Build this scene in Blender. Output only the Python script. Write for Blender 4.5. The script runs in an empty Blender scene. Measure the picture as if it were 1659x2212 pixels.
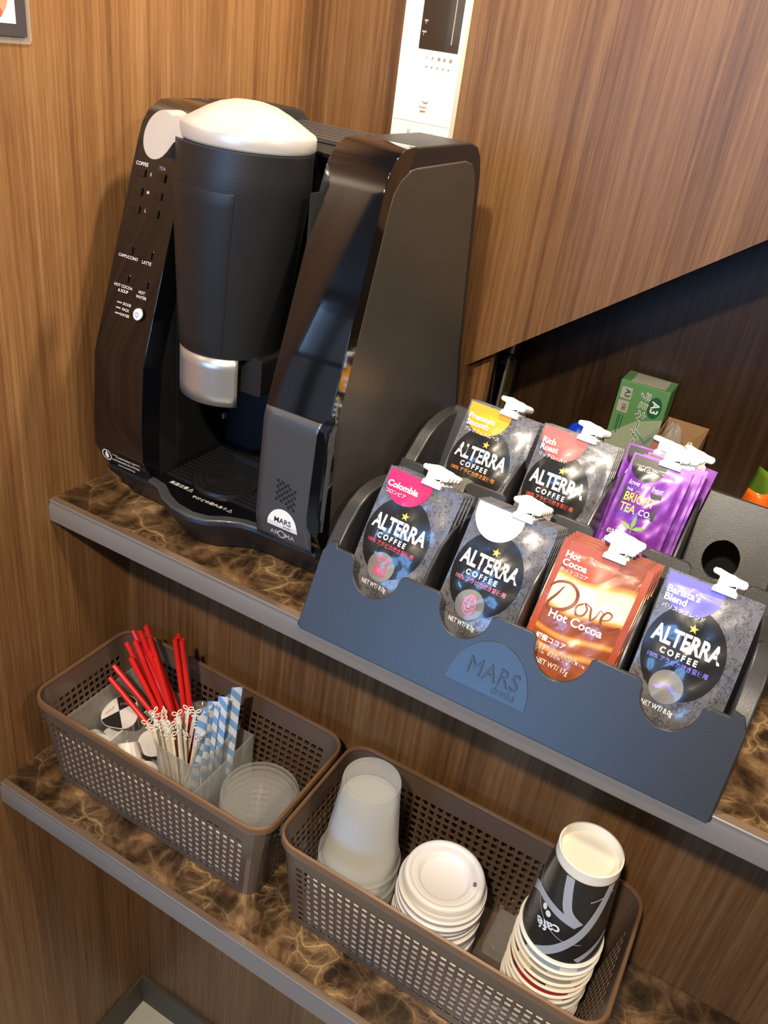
import bpy, bmesh, math, random
from mathutils import Vector, Matrix
from mathutils.geometry import tessellate_polygon
random.seed(7)
SC = bpy.context.scene
COL = SC.collection
PI = math.pi

# ---------------------------------------------------------------- camera, light, exposure
cam_d = bpy.data.cameras.new('camera'); cam = bpy.data.objects.new('camera', cam_d); COL.objects.link(cam)
SC.camera = cam
cam_d.sensor_fit = 'VERTICAL'; cam_d.sensor_height = 36.0; cam_d.sensor_width = 27.0
cam_d.lens = 1775.81 / 2212 * 36.0
cam_d.clip_start = 0.02; cam_d.clip_end = 50
RX = (0.8629194, 0.48885257, 0.12803622); RY = (0.34565253, -0.38614972, -0.85522671); RZ = (-0.36863862, 0.78224776, -0.50218921)
CAMP = (0.7261, -0.5887, 0.5410)
cam.matrix_world = Matrix(((RX[0], -RY[0], -RZ[0], CAMP[0]), (RX[1], -RY[1], -RZ[1], CAMP[1]), (RX[2], -RY[2], -RZ[2], CAMP[2]), (0, 0, 0, 1)))
SC.view_settings.view_transform = 'Standard'; SC.view_settings.look = 'None'; SC.view_settings.gamma = 1.0
SC.view_settings.use_curve_mapping = False
SC.view_settings.exposure = 0.82
W = bpy.data.worlds.new('world'); SC.world = W; W.use_nodes = True
W.node_tree.nodes['Background'].inputs[0].default_value = (0.62, 0.70, 0.86, 1); W.node_tree.nodes['Background'].inputs[1].default_value = 0.24

def spot(name, loc, target, power, col, size=0.03, angle=80, blend=0.6):
    l = bpy.data.lights.new(name, 'SPOT'); l.energy = power; l.color = col; l.shadow_soft_size = size
    l.spot_size = math.radians(angle); l.spot_blend = blend
    o = bpy.data.objects.new(name, l); COL.objects.link(o); o.location = loc
    o.rotation_euler = (Vector(target) - Vector(loc)).to_track_quat('-Z', 'Y').to_euler(); return o
def area(name, loc, target, power, col, sx, sy):
    l = bpy.data.lights.new(name, 'AREA'); l.shape = 'RECTANGLE'; l.size = sx; l.size_y = sy; l.energy = power; l.color = col
    o = bpy.data.objects.new(name, l); COL.objects.link(o); o.location = loc
    o.rotation_euler = (Vector(target) - Vector(loc)).to_track_quat('-Z', 'Y').to_euler(); return o
WARM = (1.0, 0.84, 0.64)
spot('downlight_key', (0.62, -1.05, 1.22), (0.42, 0.0, -0.1), 62, WARM, 0.035, 90)
spot('downlight_wall', (0.45, 0.30, 1.20), (0.35, 0.15, 0.0), 34, WARM, 0.03, 130)
spot('downlight_left', (-0.0 + 0.55, -0.35, 1.22), (0.1, 0.0, 0.0), 9, WARM, 0.03, 110)
spot('downlight_right', (1.45, -0.30, 1.22), (0.9, 0.3, 0.0), 20, WARM, 0.04, 110)
area('window_daylight', (0.0, -3.0, 0.62), (0.3, 0, 0.2), 24, (0.20, 0.48, 1.0), 1.1, 0.9)
area('window_daylight_narrow', (-1.67, -3.0, 1.0), (-0.2, 0, 0.3), 10, (0.30, 0.56, 1.0), 0.15, 0.8)

# ---------------------------------------------------------------- materials
def nm(name):
    m = bpy.data.materials.new(name); m.use_nodes = True
    return m, m.node_tree.nodes, m.node_tree.links, m.node_tree.nodes['Principled BSDF']
def mat(name, col, rough=0.5, metal=0.0, coat=0.0, trans=0.0, spec=0.5, noise=0.0, nscale=60, emis=0, bump=0.0, bscale=400, aniso=0):
    m, N, L, b = nm(name)
    b.inputs['Base Color'].default_value = (*col, 1); b.inputs['Roughness'].default_value = rough
    b.inputs['Metallic'].default_value = metal; b.inputs['Coat Weight'].default_value = coat; b.inputs['Coat Roughness'].default_value = 0.05
    b.inputs['Transmission Weight'].default_value = trans; b.inputs['Specular IOR Level'].default_value = spec
    if emis: b.inputs['Emission Color'].default_value = (*col, 1); b.inputs['Emission Strength'].default_value = emis
    tc = N.new('ShaderNodeTexCoord')
    n = N.new('ShaderNodeTexNoise'); n.inputs['Scale'].default_value = nscale; n.inputs['Detail'].default_value = 3
    L.new(tc.outputs['Object'], n.inputs['Vector'])
    mx = N.new('ShaderNodeMix'); mx.data_type = 'RGBA'; mx.inputs[6].default_value = (*[c * (1 - noise) for c in col], 1)
    mx.inputs[7].default_value = (*[min(1, c * (1 + noise)) for c in col], 1)
    L.new(n.outputs[0], mx.inputs[0]); L.new(mx.outputs[2], b.inputs['Base Color'])
    if bump:
        n2 = N.new('ShaderNodeTexNoise'); n2.inputs['Scale'].default_value = bscale; L.new(tc.outputs['Object'], n2.inputs['Vector'])
        bp = N.new('ShaderNodeBump'); bp.inputs['Strength'].default_value = bump; bp.inputs['Distance'].default_value = 0.001
        L.new(n2.outputs[0], bp.inputs['Height']); L.new(bp.outputs[0], b.inputs['Normal'])
    return m
def clear(name, col, alpha, rough=0.12, white=0.0, spec=0.6):
    """thin clear plastic: see-through share 1-alpha, the rest a glossy, slightly milky film"""
    m, N, L, b = nm(name)
    b.inputs['Base Color'].default_value = (*col, 1); b.inputs['Roughness'].default_value = rough
    b.inputs['Coat Weight'].default_value = 0.6; b.inputs['Coat Roughness'].default_value = 0.06
    b.inputs['Specular IOR Level'].default_value = spec
    b.inputs['Subsurface Weight'].default_value = 0
    t = N.new('ShaderNodeBsdfTransparent'); t.inputs[0].default_value = (*[min(1, 0.55 + 0.45 * c) for c in col], 1)
    tr = N.new('ShaderNodeBsdfTranslucent'); tr.inputs[0].default_value = (*col, 1)
    lw = N.new('ShaderNodeLayerWeight'); lw.inputs[0].default_value = 0.35
    mr = N.new('ShaderNodeMapRange'); mr.inputs[3].default_value = alpha; mr.inputs[4].default_value = min(1, alpha + 0.45)
    L.new(lw.outputs['Facing'], mr.inputs[0])
    ms = N.new('ShaderNodeMixShader'); L.new(mr.outputs[0], ms.inputs[0]); L.new(t.outputs[0], ms.inputs[1])
    m2 = N.new('ShaderNodeMixShader'); m2.inputs[0].default_value = 0.35
    L.new(b.outputs[0], m2.inputs[1]); L.new(tr.outputs[0], m2.inputs[2]); L.new(m2.outputs[0], ms.inputs[2])
    L.new(ms.outputs[0], N['Material Output'].inputs[0])
    return m
def ramp(N, stops):
    r = N.new('ShaderNodeValToRGB'); e = r.color_ramp.elements
    e[0].position = stops[0][0]; e[0].color = (*stops[0][1], 1); e[1].position = stops[-1][0]; e[1].color = (*stops[-1][1], 1)
    for p, c in stops[1:-1]:
        q = e.new(p); q.color = (*c, 1)
    return r
def wood(name, k=1.0, s=1.0, seed=0.0, rough=0.38):
    m, N, L, b = nm(name)
    tc = N.new('ShaderNodeTexCoord')
    def layer(sx, sz, det, dist=0.0, off=0.0):
        mp = N.new('ShaderNodeMapping'); mp.inputs['Scale'].default_value = (sx * s, sx * s, sz * s); mp.inputs['Location'].default_value = (seed + off, seed, seed * 2)
        L.new(tc.outputs['Object'], mp.inputs[0])
        n = N.new('ShaderNodeTexNoise'); n.inputs['Scale'].default_value = 1; n.inputs['Detail'].default_value = det; n.inputs['Roughness'].default_value = 0.6
        n.inputs['Distortion'].default_value = dist
        L.new(mp.outputs[0], n.inputs['Vector']); return n
    a = layer(30, 0.7, 3, 0.4); f = layer(210, 3.0, 4, 0.2, 3.1); g = layer(700, 26, 2, 0, 7.7)
    def mth(op, x, y):
        q = N.new('ShaderNodeMath'); q.operation = op
        for i, v in enumerate((x, y)):
            if isinstance(v, (int, float)): q.inputs[i].default_value = v
            else: L.new(v, q.inputs[i])
        return q.outputs[0]
    v = mth('ADD', mth('MULTIPLY', a.outputs[0], 0.38), mth('ADD', mth('MULTIPLY', f.outputs[0], 0.42), mth('MULTIPLY', g.outputs[0], 0.20)))
    r = ramp(N, [(0.34, tuple(k * c for c in (0.115, 0.050, 0.018))), (0.46, tuple(k * c for c in (0.220, 0.104, 0.040))),
                 (0.54, tuple(k * c for c in (0.290, 0.148, 0.060))), (0.66, tuple(k * c for c in (0.40, 0.222, 0.100)))])
    L.new(v, r.inputs[0]); L.new(r.outputs[0], b.inputs['Base Color'])
    b.inputs['Roughness'].default_value = rough; b.inputs['Specular IOR Level'].default_value = 0.35
    bp = N.new('ShaderNodeBump'); bp.inputs['Strength'].default_value = 0.12; bp.inputs['Distance'].default_value = 0.0006
    L.new(g.outputs[0], bp.inputs['Height']); L.new(bp.outputs[0], b.inputs['Normal'])
    return m
def marble(name):
    m, N, L, b = nm(name)
    tc = N.new('ShaderNodeTexCoord')
    n0 = N.new('ShaderNodeTexNoise'); n0.inputs['Scale'].default_value = 12; n0.inputs['Detail'].default_value = 3
    L.new(tc.outputs['Object'], n0.inputs['Vector'])
    sc = N.new('ShaderNodeVectorMath'); sc.operation = 'SCALE'; sc.inputs['Scale'].default_value = 0.075; L.new(n0.outputs['Color'], sc.inputs[0])
    ad = N.new('ShaderNodeVectorMath'); ad.operation = 'ADD'; L.new(tc.outputs['Object'], ad.inputs[0]); L.new(sc.outputs[0], ad.inputs[1])
    vo = N.new('ShaderNodeTexVoronoi'); vo.feature = 'DISTANCE_TO_EDGE'; vo.inputs['Scale'].default_value = 28; L.new(ad.outputs[0], vo.inputs['Vector'])
    vo2 = N.new('ShaderNodeTexVoronoi'); vo2.feature = 'DISTANCE_TO_EDGE'; vo2.inputs['Scale'].default_value = 85; L.new(ad.outputs[0], vo2.inputs['Vector'])
    r1 = ramp(N, [(0.0, (1, 1, 1)), (0.035, (0.30, 0.30, 0.30)), (0.20, (0, 0, 0))]); L.new(vo.outputs[0], r1.inputs[0])
    r2 = ramp(N, [(0.0, (0.28, 0.28, 0.28)), (0.10, (0, 0, 0))]); L.new(vo2.outputs[0], r2.inputs[0])
    n1 = N.new('ShaderNodeTexNoise'); n1.inputs['Scale'].default_value = 11; n1.inputs['Detail'].default_value = 5; L.new(tc.outputs['Object'], n1.inputs['Vector'])
    r3 = ramp(N, [(0.47, (0, 0, 0)), (0.66, (1, 1, 1))]); L.new(n1.outputs[0], r3.inputs[0])
    def mth(op, x, y):
        q = N.new('ShaderNodeMath'); q.operation = op; q.use_clamp = True
        for i, v in enumerate((x, y)):
            if isinstance(v, (int, float)): q.inputs[i].default_value = v
            else: L.new(v, q.inputs[i])
        return q.outputs[0]
    vein = mth('MULTIPLY', mth('ADD', r1.outputs[0], r2.outputs[0]), mth('ADD', r3.outputs[0], 0.12))
    base = ramp(N, [(0.3, (0.012, 0.007, 0.004)), (0.48, (0.045, 0.024, 0.012)), (0.60, (0.14, 0.078, 0.036)), (0.75, (0.34, 0.21, 0.10))])
    n2 = N.new('ShaderNodeTexNoise'); n2.inputs['Scale'].default_value = 28; n2.inputs['Detail'].default_value = 7; L.new(ad.outputs[0], n2.inputs['Vector']); L.new(n2.outputs[0], base.inputs[0])
    mx = N.new('ShaderNodeMix'); mx.data_type = 'RGBA'; L.new(vein, mx.inputs[0]); L.new(base.outputs[0], mx.inputs[6]); mx.inputs[7].default_value = (0.56, 0.36, 0.17, 1)
    L.new(mx.outputs[2], b.inputs['Base Color']); b.inputs['Roughness'].default_value = 0.16; b.inputs['Coat Weight'].default_value = 0.3
    return m
def foil(name, col, dark, rough=0.3):
    """printed pouch foil with small darker doodles all over"""
    m, N, L, b = nm(name)
    tc = N.new('ShaderNodeTexCoord')
    n = N.new('ShaderNodeTexNoise'); n.inputs['Scale'].default_value = 105; n.inputs['Detail'].default_value = 1; n.inputs['Distortion'].default_value = 1.8
    L.new(tc.outputs['Object'], n.inputs['Vector'])
    r = ramp(N, [(0.50, (0, 0, 0)), (0.525, (1, 1, 1)), (0.575, (1, 1, 1)), (0.60, (0, 0, 0))]); L.new(n.outputs[0], r.inputs[0])
    mx = N.new('ShaderNodeMix'); mx.data_type = 'RGBA'; L.new(r.outputs[0], mx.inputs[0]); mx.inputs[6].default_value = (*col, 1); mx.inputs[7].default_value = (*dark, 1)
    L.new(mx.outputs[2], b.inputs['Base Color']); b.inputs['Roughness'].default_value = rough; b.inputs['Metallic'].default_value = 0.25
    b.inputs['Coat Weight'].default_value = 0.5; b.inputs['Coat Roughness'].default_value = 0.12
    n2 = N.new('ShaderNodeTexNoise'); n2.inputs['Scale'].default_value = 26; n2.inputs['Detail'].default_value = 1; n2.inputs['Distortion'].default_value = 1.0; L.new(tc.outputs['Object'], n2.inputs['Vector'])
    bp = N.new('ShaderNodeBump'); bp.inputs['Strength'].default_value = 0.32; bp.inputs['Distance'].default_value = 0.003
    L.new(n2.outputs[0], bp.inputs['Height']); L.new(bp.outputs[0], b.inputs['Normal'])
    return m
def cocoa(name):
    """cream and caramel waves on brown, as printed on the cocoa pouch"""
    m, N, L, b = nm(name)
    tc = N.new('ShaderNodeTexCoord'); sp = N.new('ShaderNodeSeparateXYZ'); L.new(tc.outputs['Object'], sp.inputs[0])
    s1 = N.new('ShaderNodeMath'); s1.operation = 'MULTIPLY'; s1.inputs[1].default_value = 55; L.new(sp.outputs[0], s1.inputs[0])
    s2 = N.new('ShaderNodeMath'); s2.operation = 'SINE'; L.new(s1.outputs[0], s2.inputs[0])
    s3 = N.new('ShaderNodeMath'); s3.operation = 'MULTIPLY_ADD'; s3.inputs[1].default_value = 0.004; L.new(s2.outputs[0], s3.inputs[0]); L.new(sp.outputs[2], s3.inputs[2])
    mr = N.new('ShaderNodeMapRange'); mr.inputs[1].default_value = 0.0; mr.inputs[2].default_value = 0.150; L.new(s3.outputs[0], mr.inputs[0])
    br = (0.30, 0.075, 0.030); cr = (0.95, 0.80, 0.52); ca = (0.80, 0.34, 0.07)
    r = ramp(N, [(0.0, br), (0.25, br), (0.28, ca), (0.31, br), (0.36, br), (0.385, ca), (0.41, br), (0.52, br), (0.545, ca), (0.57, cr), (0.72, cr), (0.76, ca), (0.79, br), (1.0, br)])
    L.new(mr.outputs[0], r.inputs[0]); L.new(r.outputs[0], b.inputs['Base Color'])
    b.inputs['Roughness'].default_value = 0.3; b.inputs['Coat Weight'].default_value = 0.5
    n2 = N.new('ShaderNodeTexNoise'); n2.inputs['Scale'].default_value = 35; n2.inputs['Distortion'].default_value = 1.0; L.new(tc.outputs['Object'], n2.inputs['Vector'])
    bp = N.new('ShaderNodeBump'); bp.inputs['Strength'].default_value = 0.4; bp.inputs['Distance'].default_value = 0.003
    L.new(n2.outputs[0], bp.inputs['Height']); L.new(bp.outputs[0], b.inputs['Normal'])
    return m
M = {}
M['wood'] = wood('walnut_veneer', 0.86, 1.0, 0.0)
M['wood_panel'] = wood('walnut_veneer_wide_grain', 0.60, 0.70, 4.3)
M['wood_shaded'] = wood('shaded_walnut_veneer', 0.13, 0.9, 9.1)  # same veneer darkened: the shade inside the niche is put into its colour
M['marble'] = marble('dark_emperador_marble')
M['trim'] = mat('satin_grey_trim', (0.22, 0.20, 0.185), 0.42, 0.2, noise=0.05)
M['tape'] = mat('glossy_edge_tape', (0.16, 0.11, 0.075), 0.12, 0.0, coat=0.8, noise=0.1)
M['floor'] = mat('cream_floor', (0.72, 0.66, 0.50), 0.5, noise=0.05, nscale=8)
M['baseboard'] = mat('grey_green_baseboard', (0.085, 0.075, 0.055), 0.6, noise=0.05)
M['plaster'] = mat('painted_plaster', (0.40, 0.34, 0.28), 0.8, noise=0.03)
M['dark_wall'] = mat('charcoal_wall', (0.035, 0.032, 0.032), 0.8, noise=0.05)
M['gloss'] = mat('piano_black', (0.004, 0.004, 0.005), 0.06, coat=1.0, noise=0.1)
M['satin'] = mat('satin_black', (0.012, 0.012, 0.013), 0.42, bump=0.15, bscale=900, noise=0.05)
M['side'] = mat('dark_grey_side', (0.050, 0.045, 0.040), 0.34, noise=0.12, nscale=9)
M['dark'] = mat('matte_black', (0.008, 0.008, 0.008), 0.6)
M['plate'] = mat('slate_satin_plate', (0.055, 0.058, 0.066), 0.30, coat=0.3)
M['silver'] = mat('satin_silver', (0.62, 0.60, 0.58), 0.30, 0.75, noise=0.03)
M['silverp'] = mat('silver_paint', (0.58, 0.56, 0.54), 0.33, 0.35, noise=0.02)
M['white'] = mat('white_print', (0.85, 0.85, 0.84), 0.5)
M['greyp'] = mat('grey_print', (0.45, 0.45, 0.46), 0.5)
M['cap'] = mat('white_spout_plastic', (0.93, 0.91, 0.86), 0.35, noise=0.02)
M['rack'] = mat('rack_satin_black', (0.026, 0.027, 0.029), 0.32, bump=0.12, bscale=1200, noise=0.04)
M['emboss'] = mat('rack_gloss_emblem', (0.024, 0.028, 0.034), 0.28)
M['black'] = mat('pouch_black', (0.018, 0.018, 0.018), 0.26, coat=0.6)
M['disc'] = mat('pouch_grey_disc', (0.20, 0.19, 0.17), 0.35, coat=0.4)
M['gold'] = mat('gold_star', (0.75, 0.52, 0.08), 0.4)
M['foil'] = foil('pouch_slate_foil', (0.165, 0.165, 0.185), (0.085, 0.085, 0.095))
M['cocoa'] = cocoa('cocoa_wave_print')
M['brown'] = mat('cocoa_brown_print', (0.22, 0.05, 0.02), 0.4)
M['cocoatab'] = mat('cocoa_tab', (0.42, 0.08, 0.035), 0.35, coat=0.5)
M['purple'] = foil('purple_pouch_foil', (0.20, 0.035, 0.36), (0.16, 0.03, 0.30), 0.28)
M['lilac'] = mat('lilac_print', (0.42, 0.16, 0.62), 0.4)
M['leaf'] = mat('leaf_print', (0.22, 0.36, 0.12), 0.5)
M['yellow'] = mat('yellow_print', (0.80, 0.62, 0.10), 0.5)
M['basket'] = mat('taupe_basket_plastic', (0.110, 0.074, 0.053), 0.30, coat=0.15, noise=0.04)
M['rim'] = mat('basket_rim_plastic', (0.17, 0.095, 0.05), 0.30, coat=0.2)
M['acrylic'] = clear('clear_acrylic', (0.9, 0.9, 0.88), 0.09, 0.08)
M['petlid'] = clear('clear_pet_lid', (0.88, 0.88, 0.86), 0.10, 0.08)
M['cup_clear'] = clear('frosted_clear_cup', (0.95, 0.95, 0.92), 0.24, 0.15)
M['red'] = mat('red_straw_plastic', (0.72, 0.018, 0.014), 0.32, coat=0.2)
M['cream'] = mat('cream_plastic', (0.88, 0.82, 0.68), 0.45, noise=0.03)
M['lid'] = mat('white_lid_plastic', (0.82, 0.80, 0.79), 0.38, noise=0.02)
M['paper'] = mat('cup_paper_cream', (0.85, 0.80, 0.68), 0.6, noise=0.02)
M['cupblack'] = mat('cup_black_print', (0.020, 0.018, 0.016), 0.30, coat=0.2)
M['cupgrey'] = mat('cup_grey_print', (0.40, 0.42, 0.44), 0.35)
M['cupred'] = mat('cup_red_print', (0.40, 0.02, 0.02), 0.4)
M['controller'] = mat('white_controller_plastic', (0.88, 0.86, 0.80), 0.4)
M['screen'] = mat('dark_screen_glass', (0.030, 0.022, 0.016), 0.12, coat=0.6)
M['green'] = mat('green_carton', (0.10, 0.26, 0.09), 0.5, noise=0.08)
M['palegreen'] = mat('pale_carton', (0.32, 0.40, 0.28), 0.5, noise=0.05)
M['dkgreen'] = mat('dark_green_print', (0.01, 0.10, 0.04), 0.5)
M['carton'] = mat('brown_carton', (0.36, 0.21, 0.10), 0.7, noise=0.08)
M['pink'] = mat('pink_carton', (0.42, 0.17, 0.15), 0.6)
M['blue'] = mat('blue_plastic', (0.01, 0.06, 0.75), 0.35)
M['orange'] = mat('orange_foil', (0.85, 0.13, 0.01), 0.3, coat=0.4)
M['lime'] = mat('lime_foil', (0.16, 0.32, 0.03), 0.3, coat=0.4)
M['metal'] = mat('bright_steel', (0.62, 0.60, 0.55), 0.3, 0.9)
M['brass'] = mat('dull_brass', (0.22, 0.16, 0.06), 0.4, 0.6)
M['window_frame'] = mat('dark_window_frame', (0.03, 0.03, 0.035), 0.5)
def ink(name, col): 
    if name not in M: M[name] = mat(name, col, 0.38, coat=0.3)
    return M[name]
def paperstripe():
    m, N, L, b = nm('blue_striped_sachet_paper')
    tc = N.new('ShaderNodeTexCoord'); w = N.new('ShaderNodeTexWave'); w.bands_direction = 'DIAGONAL'; w.inputs['Scale'].default_value = 26; w.inputs['Distortion'].default_value = 0
    L.new(tc.outputs['Object'], w.inputs['Vector'])
    r = ramp(N, [(0.46, (0.20, 0.40, 0.72)), (0.54, (0.74, 0.78, 0.84))]); L.new(w.outputs[0], r.inputs[0]); L.new(r.outputs[0], b.inputs['Base Color']); b.inputs['Roughness'].default_value = 0.5
    return m
M['sachet'] = paperstripe()

# ---------------------------------------------------------------- mesh helpers
class MB:
    def __init__(s): s.v = []; s.f = []; s.m = []; s.mats = []
    def mi(s, m):
        if m not in s.mats: s.mats.append(m)
        return s.mats.index(m)
    def add(s, vs, fs, m):
        k = len(s.v); i = s.mi(m); s.v += [tuple(v) for v in vs]
        for f in fs: s.f.append(tuple(k + q for q in f)); s.m.append(i)
        return s
    def box(s, a, b, m):
        x0, y0, z0 = a; x1, y1, z1 = b
        vs = [(x0, y0, z0), (x1, y0, z0), (x1, y1, z0), (x0, y1, z0), (x0, y0, z1), (x1, y0, z1), (x1, y1, z1), (x0, y1, z1)]
        return s.add(vs, [(0, 3, 2, 1), (4, 5, 6, 7), (0, 1, 5, 4), (1, 2, 6, 5), (2, 3, 7, 6), (3, 0, 4, 7)], m)
    def grid(s, fn, nu, nv, m, closeu=False):
        vs = [fn(i / (nu if closeu else nu), j / nv) for j in range(nv + 1) for i in range(nu + (0 if closeu else 1))]
        w = nu if closeu else nu + 1; fs = []
        for j in range(nv):
            for i in range(nu):
                a = j * w + i; b = j * w + (i + 1) % w if closeu else a + 1
                fs.append((a, b, b + w, a + w))
        return s.add(vs, fs, m)
    def lathe(s, prof, c, m, n=40, sx=1, sy=1, capb=False, capt=False):
        vs = []; k = len(prof)
        for r, z in prof:
            for i in range(n):
                t = 2 * PI * i / n; vs.append((c[0] + r * sx * math.cos(t), c[1] + r * sy * math.sin(t), c[2] + z))
        fs = [(j * n + i, j * n + (i + 1) % n, (j + 1) * n + (i + 1) % n, (j + 1) * n + i) for j in range(k - 1) for i in range(n)]
        if capb: fs.append(tuple(range(n))[::-1])
        if capt: fs.append(tuple((k - 1) * n + i for i in range(n)))
        return s.add(vs, fs, m)
    def tube(s, pts, r, m, n=8, closed=False, caps=True):
        P = [Vector(p) for p in pts]; k = len(P); vs = []
        up = Vector((0.13, 0.21, 1)).normalized()
        for i in range(k):
            d = (P[(i + 1) % k] - P[i - 1]) if closed else (P[min(i + 1, k - 1)] - P[max(i - 1, 0)])
            d.normalize(); a = d.cross(up)
            if a.length < 1e-4: a = d.cross(Vector((1, 0, 0)))
            a.normalize(); b = d.cross(a); rr = r[i] if isinstance(r, (list, tuple)) else r
            for j in range(n):
                t = 2 * PI * j / n; vs.append(P[i] + a * rr * math.cos(t) + b * rr * math.sin(t))
        fs = [(i * n + j, i * n + (j + 1) % n, ((i + 1) % k) * n + (j + 1) % n, ((i + 1) % k) * n + j) for i in range(k if closed else k - 1) for j in range(n)]
        if caps and not closed: fs += [tuple(range(n))[::-1], tuple((k - 1) * n + j for j in range(n))]
        return s.add(vs, fs, m)
    def prism(s, loops, fa, fb, m):
        """loops: outer polygon and holes in 2D; fa / fb map a 2D point to the two faces"""
        tri = tessellate_polygon([[Vector((p[0], p[1], 0)) for p in l] for l in loops])
        flat = [p for l in loops for p in l]; n = len(flat)
        vs = [fa(*p) for p in flat] + [fb(*p) for p in flat]
        fs = [tuple(t) for t in tri] + [tuple(n + q for q in t)[::-1] for t in tri]; k = 0
        for l in loops:
            for i in range(len(l)): a = k + i; b = k + (i + 1) % len(l); fs.append((a, b, b + n, a + n))
            k += len(l)
        return s.add(vs, fs, m)
    def disk(s, c, rx, ry, fn, m, nr=4, n=28, a0=0, a1=2 * PI):
        """flat-printed disc or sector, wrapped over a surface by fn(x, v)"""
        full = abs(a1 - a0 - 2 * PI) < 1e-6; w = n if full else n + 1
        vs = [fn(*c)]
        for j in range(1, nr + 1):
            for i in range(w):
                t = a0 + (a1 - a0) * i / n; vs.append(fn(c[0] + rx * j / nr * math.cos(t), c[1] + ry * j / nr * math.sin(t)))
        fs = []
        for i in range(n):
            fs.append((0, 1 + i, 1 + (i + 1) % w))
            for j in range(nr - 1):
                a = 1 + j * w + i; b = 1 + j * w + (i + 1) % w; fs.append((a, a + w, b + w, b))
        return s.add(vs, fs, m)
    def text(s, body, c, size, fn, m, bold=0.0, sx=1.0, align='CENTER', shear=0.0, rot=0.0, space=1.0):
        vs, fs = glyphs(body, bold, align, shear, space)
        ca, sa = math.cos(rot), math.sin(rot)
        return s.add([fn(c[0] + (x * sx * ca - y * sa) * size, c[1] + (x * sx * sa + y * ca) * size) for x, y in vs], fs, m)
    def build(s, name, parent=None, smooth=True, bevel=0, seg=2, solid=0, auto=35, subsurf=0, weld=False):
        me = bpy.data.meshes.new(name); me.from_pydata(s.v, [], s.f)
        for m in s.mats: me.materials.append(m)
        me.polygons.foreach_set('material_index', s.m)
        bm = bmesh.new(); bm.from_mesh(me)
        if weld: bmesh.ops.remove_doubles(bm, verts=bm.verts, dist=1e-5)
        bmesh.ops.recalc_face_normals(bm, faces=bm.faces)
        if smooth:
            for f in bm.faces: f.smooth = True
            for e in bm.edges:
                if len(e.link_faces) == 2 and e.calc_face_angle(0) > math.radians(auto): e.smooth = False
        bm.to_mesh(me); bm.free(); me.update()
        o = bpy.data.objects.new(name, me); COL.objects.link(o)
        if parent: o.parent = parent
        if solid:
            q = o.modifiers.new('solid', 'SOLIDIFY'); q.thickness = abs(solid); q.offset = -1 if solid > 0 else 1
        if bevel:
            q = o.modifiers.new('bevel', 'BEVEL'); q.width = bevel; q.segments = seg; q.limit_method = 'ANGLE'; q.angle_limit = math.radians(38); q.harden_normals = False
        if subsurf:
            q = o.modifiers.new('sub', 'SUBSURF'); q.levels = subsurf; q.render_levels = subsurf
        return o
_G = {}
def glyphs(body, bold, align, shear, space):
    key = (body, bold, align, shear, space)
    if key not in _G:
        c = bpy.data.curves.new('t', 'FONT'); c.body = body; c.size = 1; c.offset = bold; c.align_x = align; c.align_y = 'CENTER'; c.shear = shear
        c.space_character = space; c.resolution_u = 3; c.space_line = 0.85
        o = bpy.data.objects.new('t', c); COL.objects.link(o); bpy.context.view_layer.update()
        e = o.evaluated_get(bpy.context.evaluated_depsgraph_get()); me = e.to_mesh()
        _G[key] = ([(v.co.x, v.co.y) for v in me.vertices], [tuple(p.vertices) for p in me.polygons])
        e.to_mesh_clear(); bpy.data.objects.remove(o); bpy.data.curves.remove(c)
    return _G[key]
def empty(name, loc=(0, 0, 0), rot=(0, 0, 0)):
    o = bpy.data.objects.new(name, None); COL.objects.link(o); o.location = loc; o.rotation_euler = rot; o.empty_display_size = 0.02; return o
def tag(o, label, cat, group=None):
    o['label'] = label; o['category'] = cat
    if group: o['group'] = group
    return o
def struct(o): o['kind'] = 'structure'; return o
def kids(o): return [c for c in COL.objects if c.parent == o]
def copy_tree(o, parent=None):
    c = o.copy(); COL.objects.link(c); c.parent = parent
    for ch in kids(o): copy_tree(ch, c)
    return c
def interp(t, xs, ys):
    if t <= xs[0]: return ys[0]
    for i in range(len(xs) - 1):
        if t <= xs[i + 1]: return ys[i] + (ys[i + 1] - ys[i]) * (t - xs[i]) / (xs[i + 1] - xs[i])
    return ys[-1]
def rrect(x0, y0, x1, y1, r, n=6):
    o = []
    for cx, cy, a in ((x1 - r, y0 + r, -PI / 2), (x1 - r, y1 - r, 0), (x0 + r, y1 - r, PI / 2), (x0 + r, y0 + r, PI)):
        for i in range(n + 1): t = a + PI / 2 * i / n; o.append((cx + r * math.cos(t), cy + r * math.sin(t)))
    return o

# ---------------------------------------------------------------- room
YW = 0.475
ZF = -1.273
def slab(name, a, b, m, bevel=0): return struct(MB().box(a, b, m).build(name, bevel=bevel, smooth=False))
slab('wall_left', (-0.05, -0.42, ZF), (0, 1.0, 1.25), M['wood'])
slab('wall_back', (0.0, 0.128, ZF), (1.75, 0.158, -0.030), M['wood_panel'])
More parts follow.
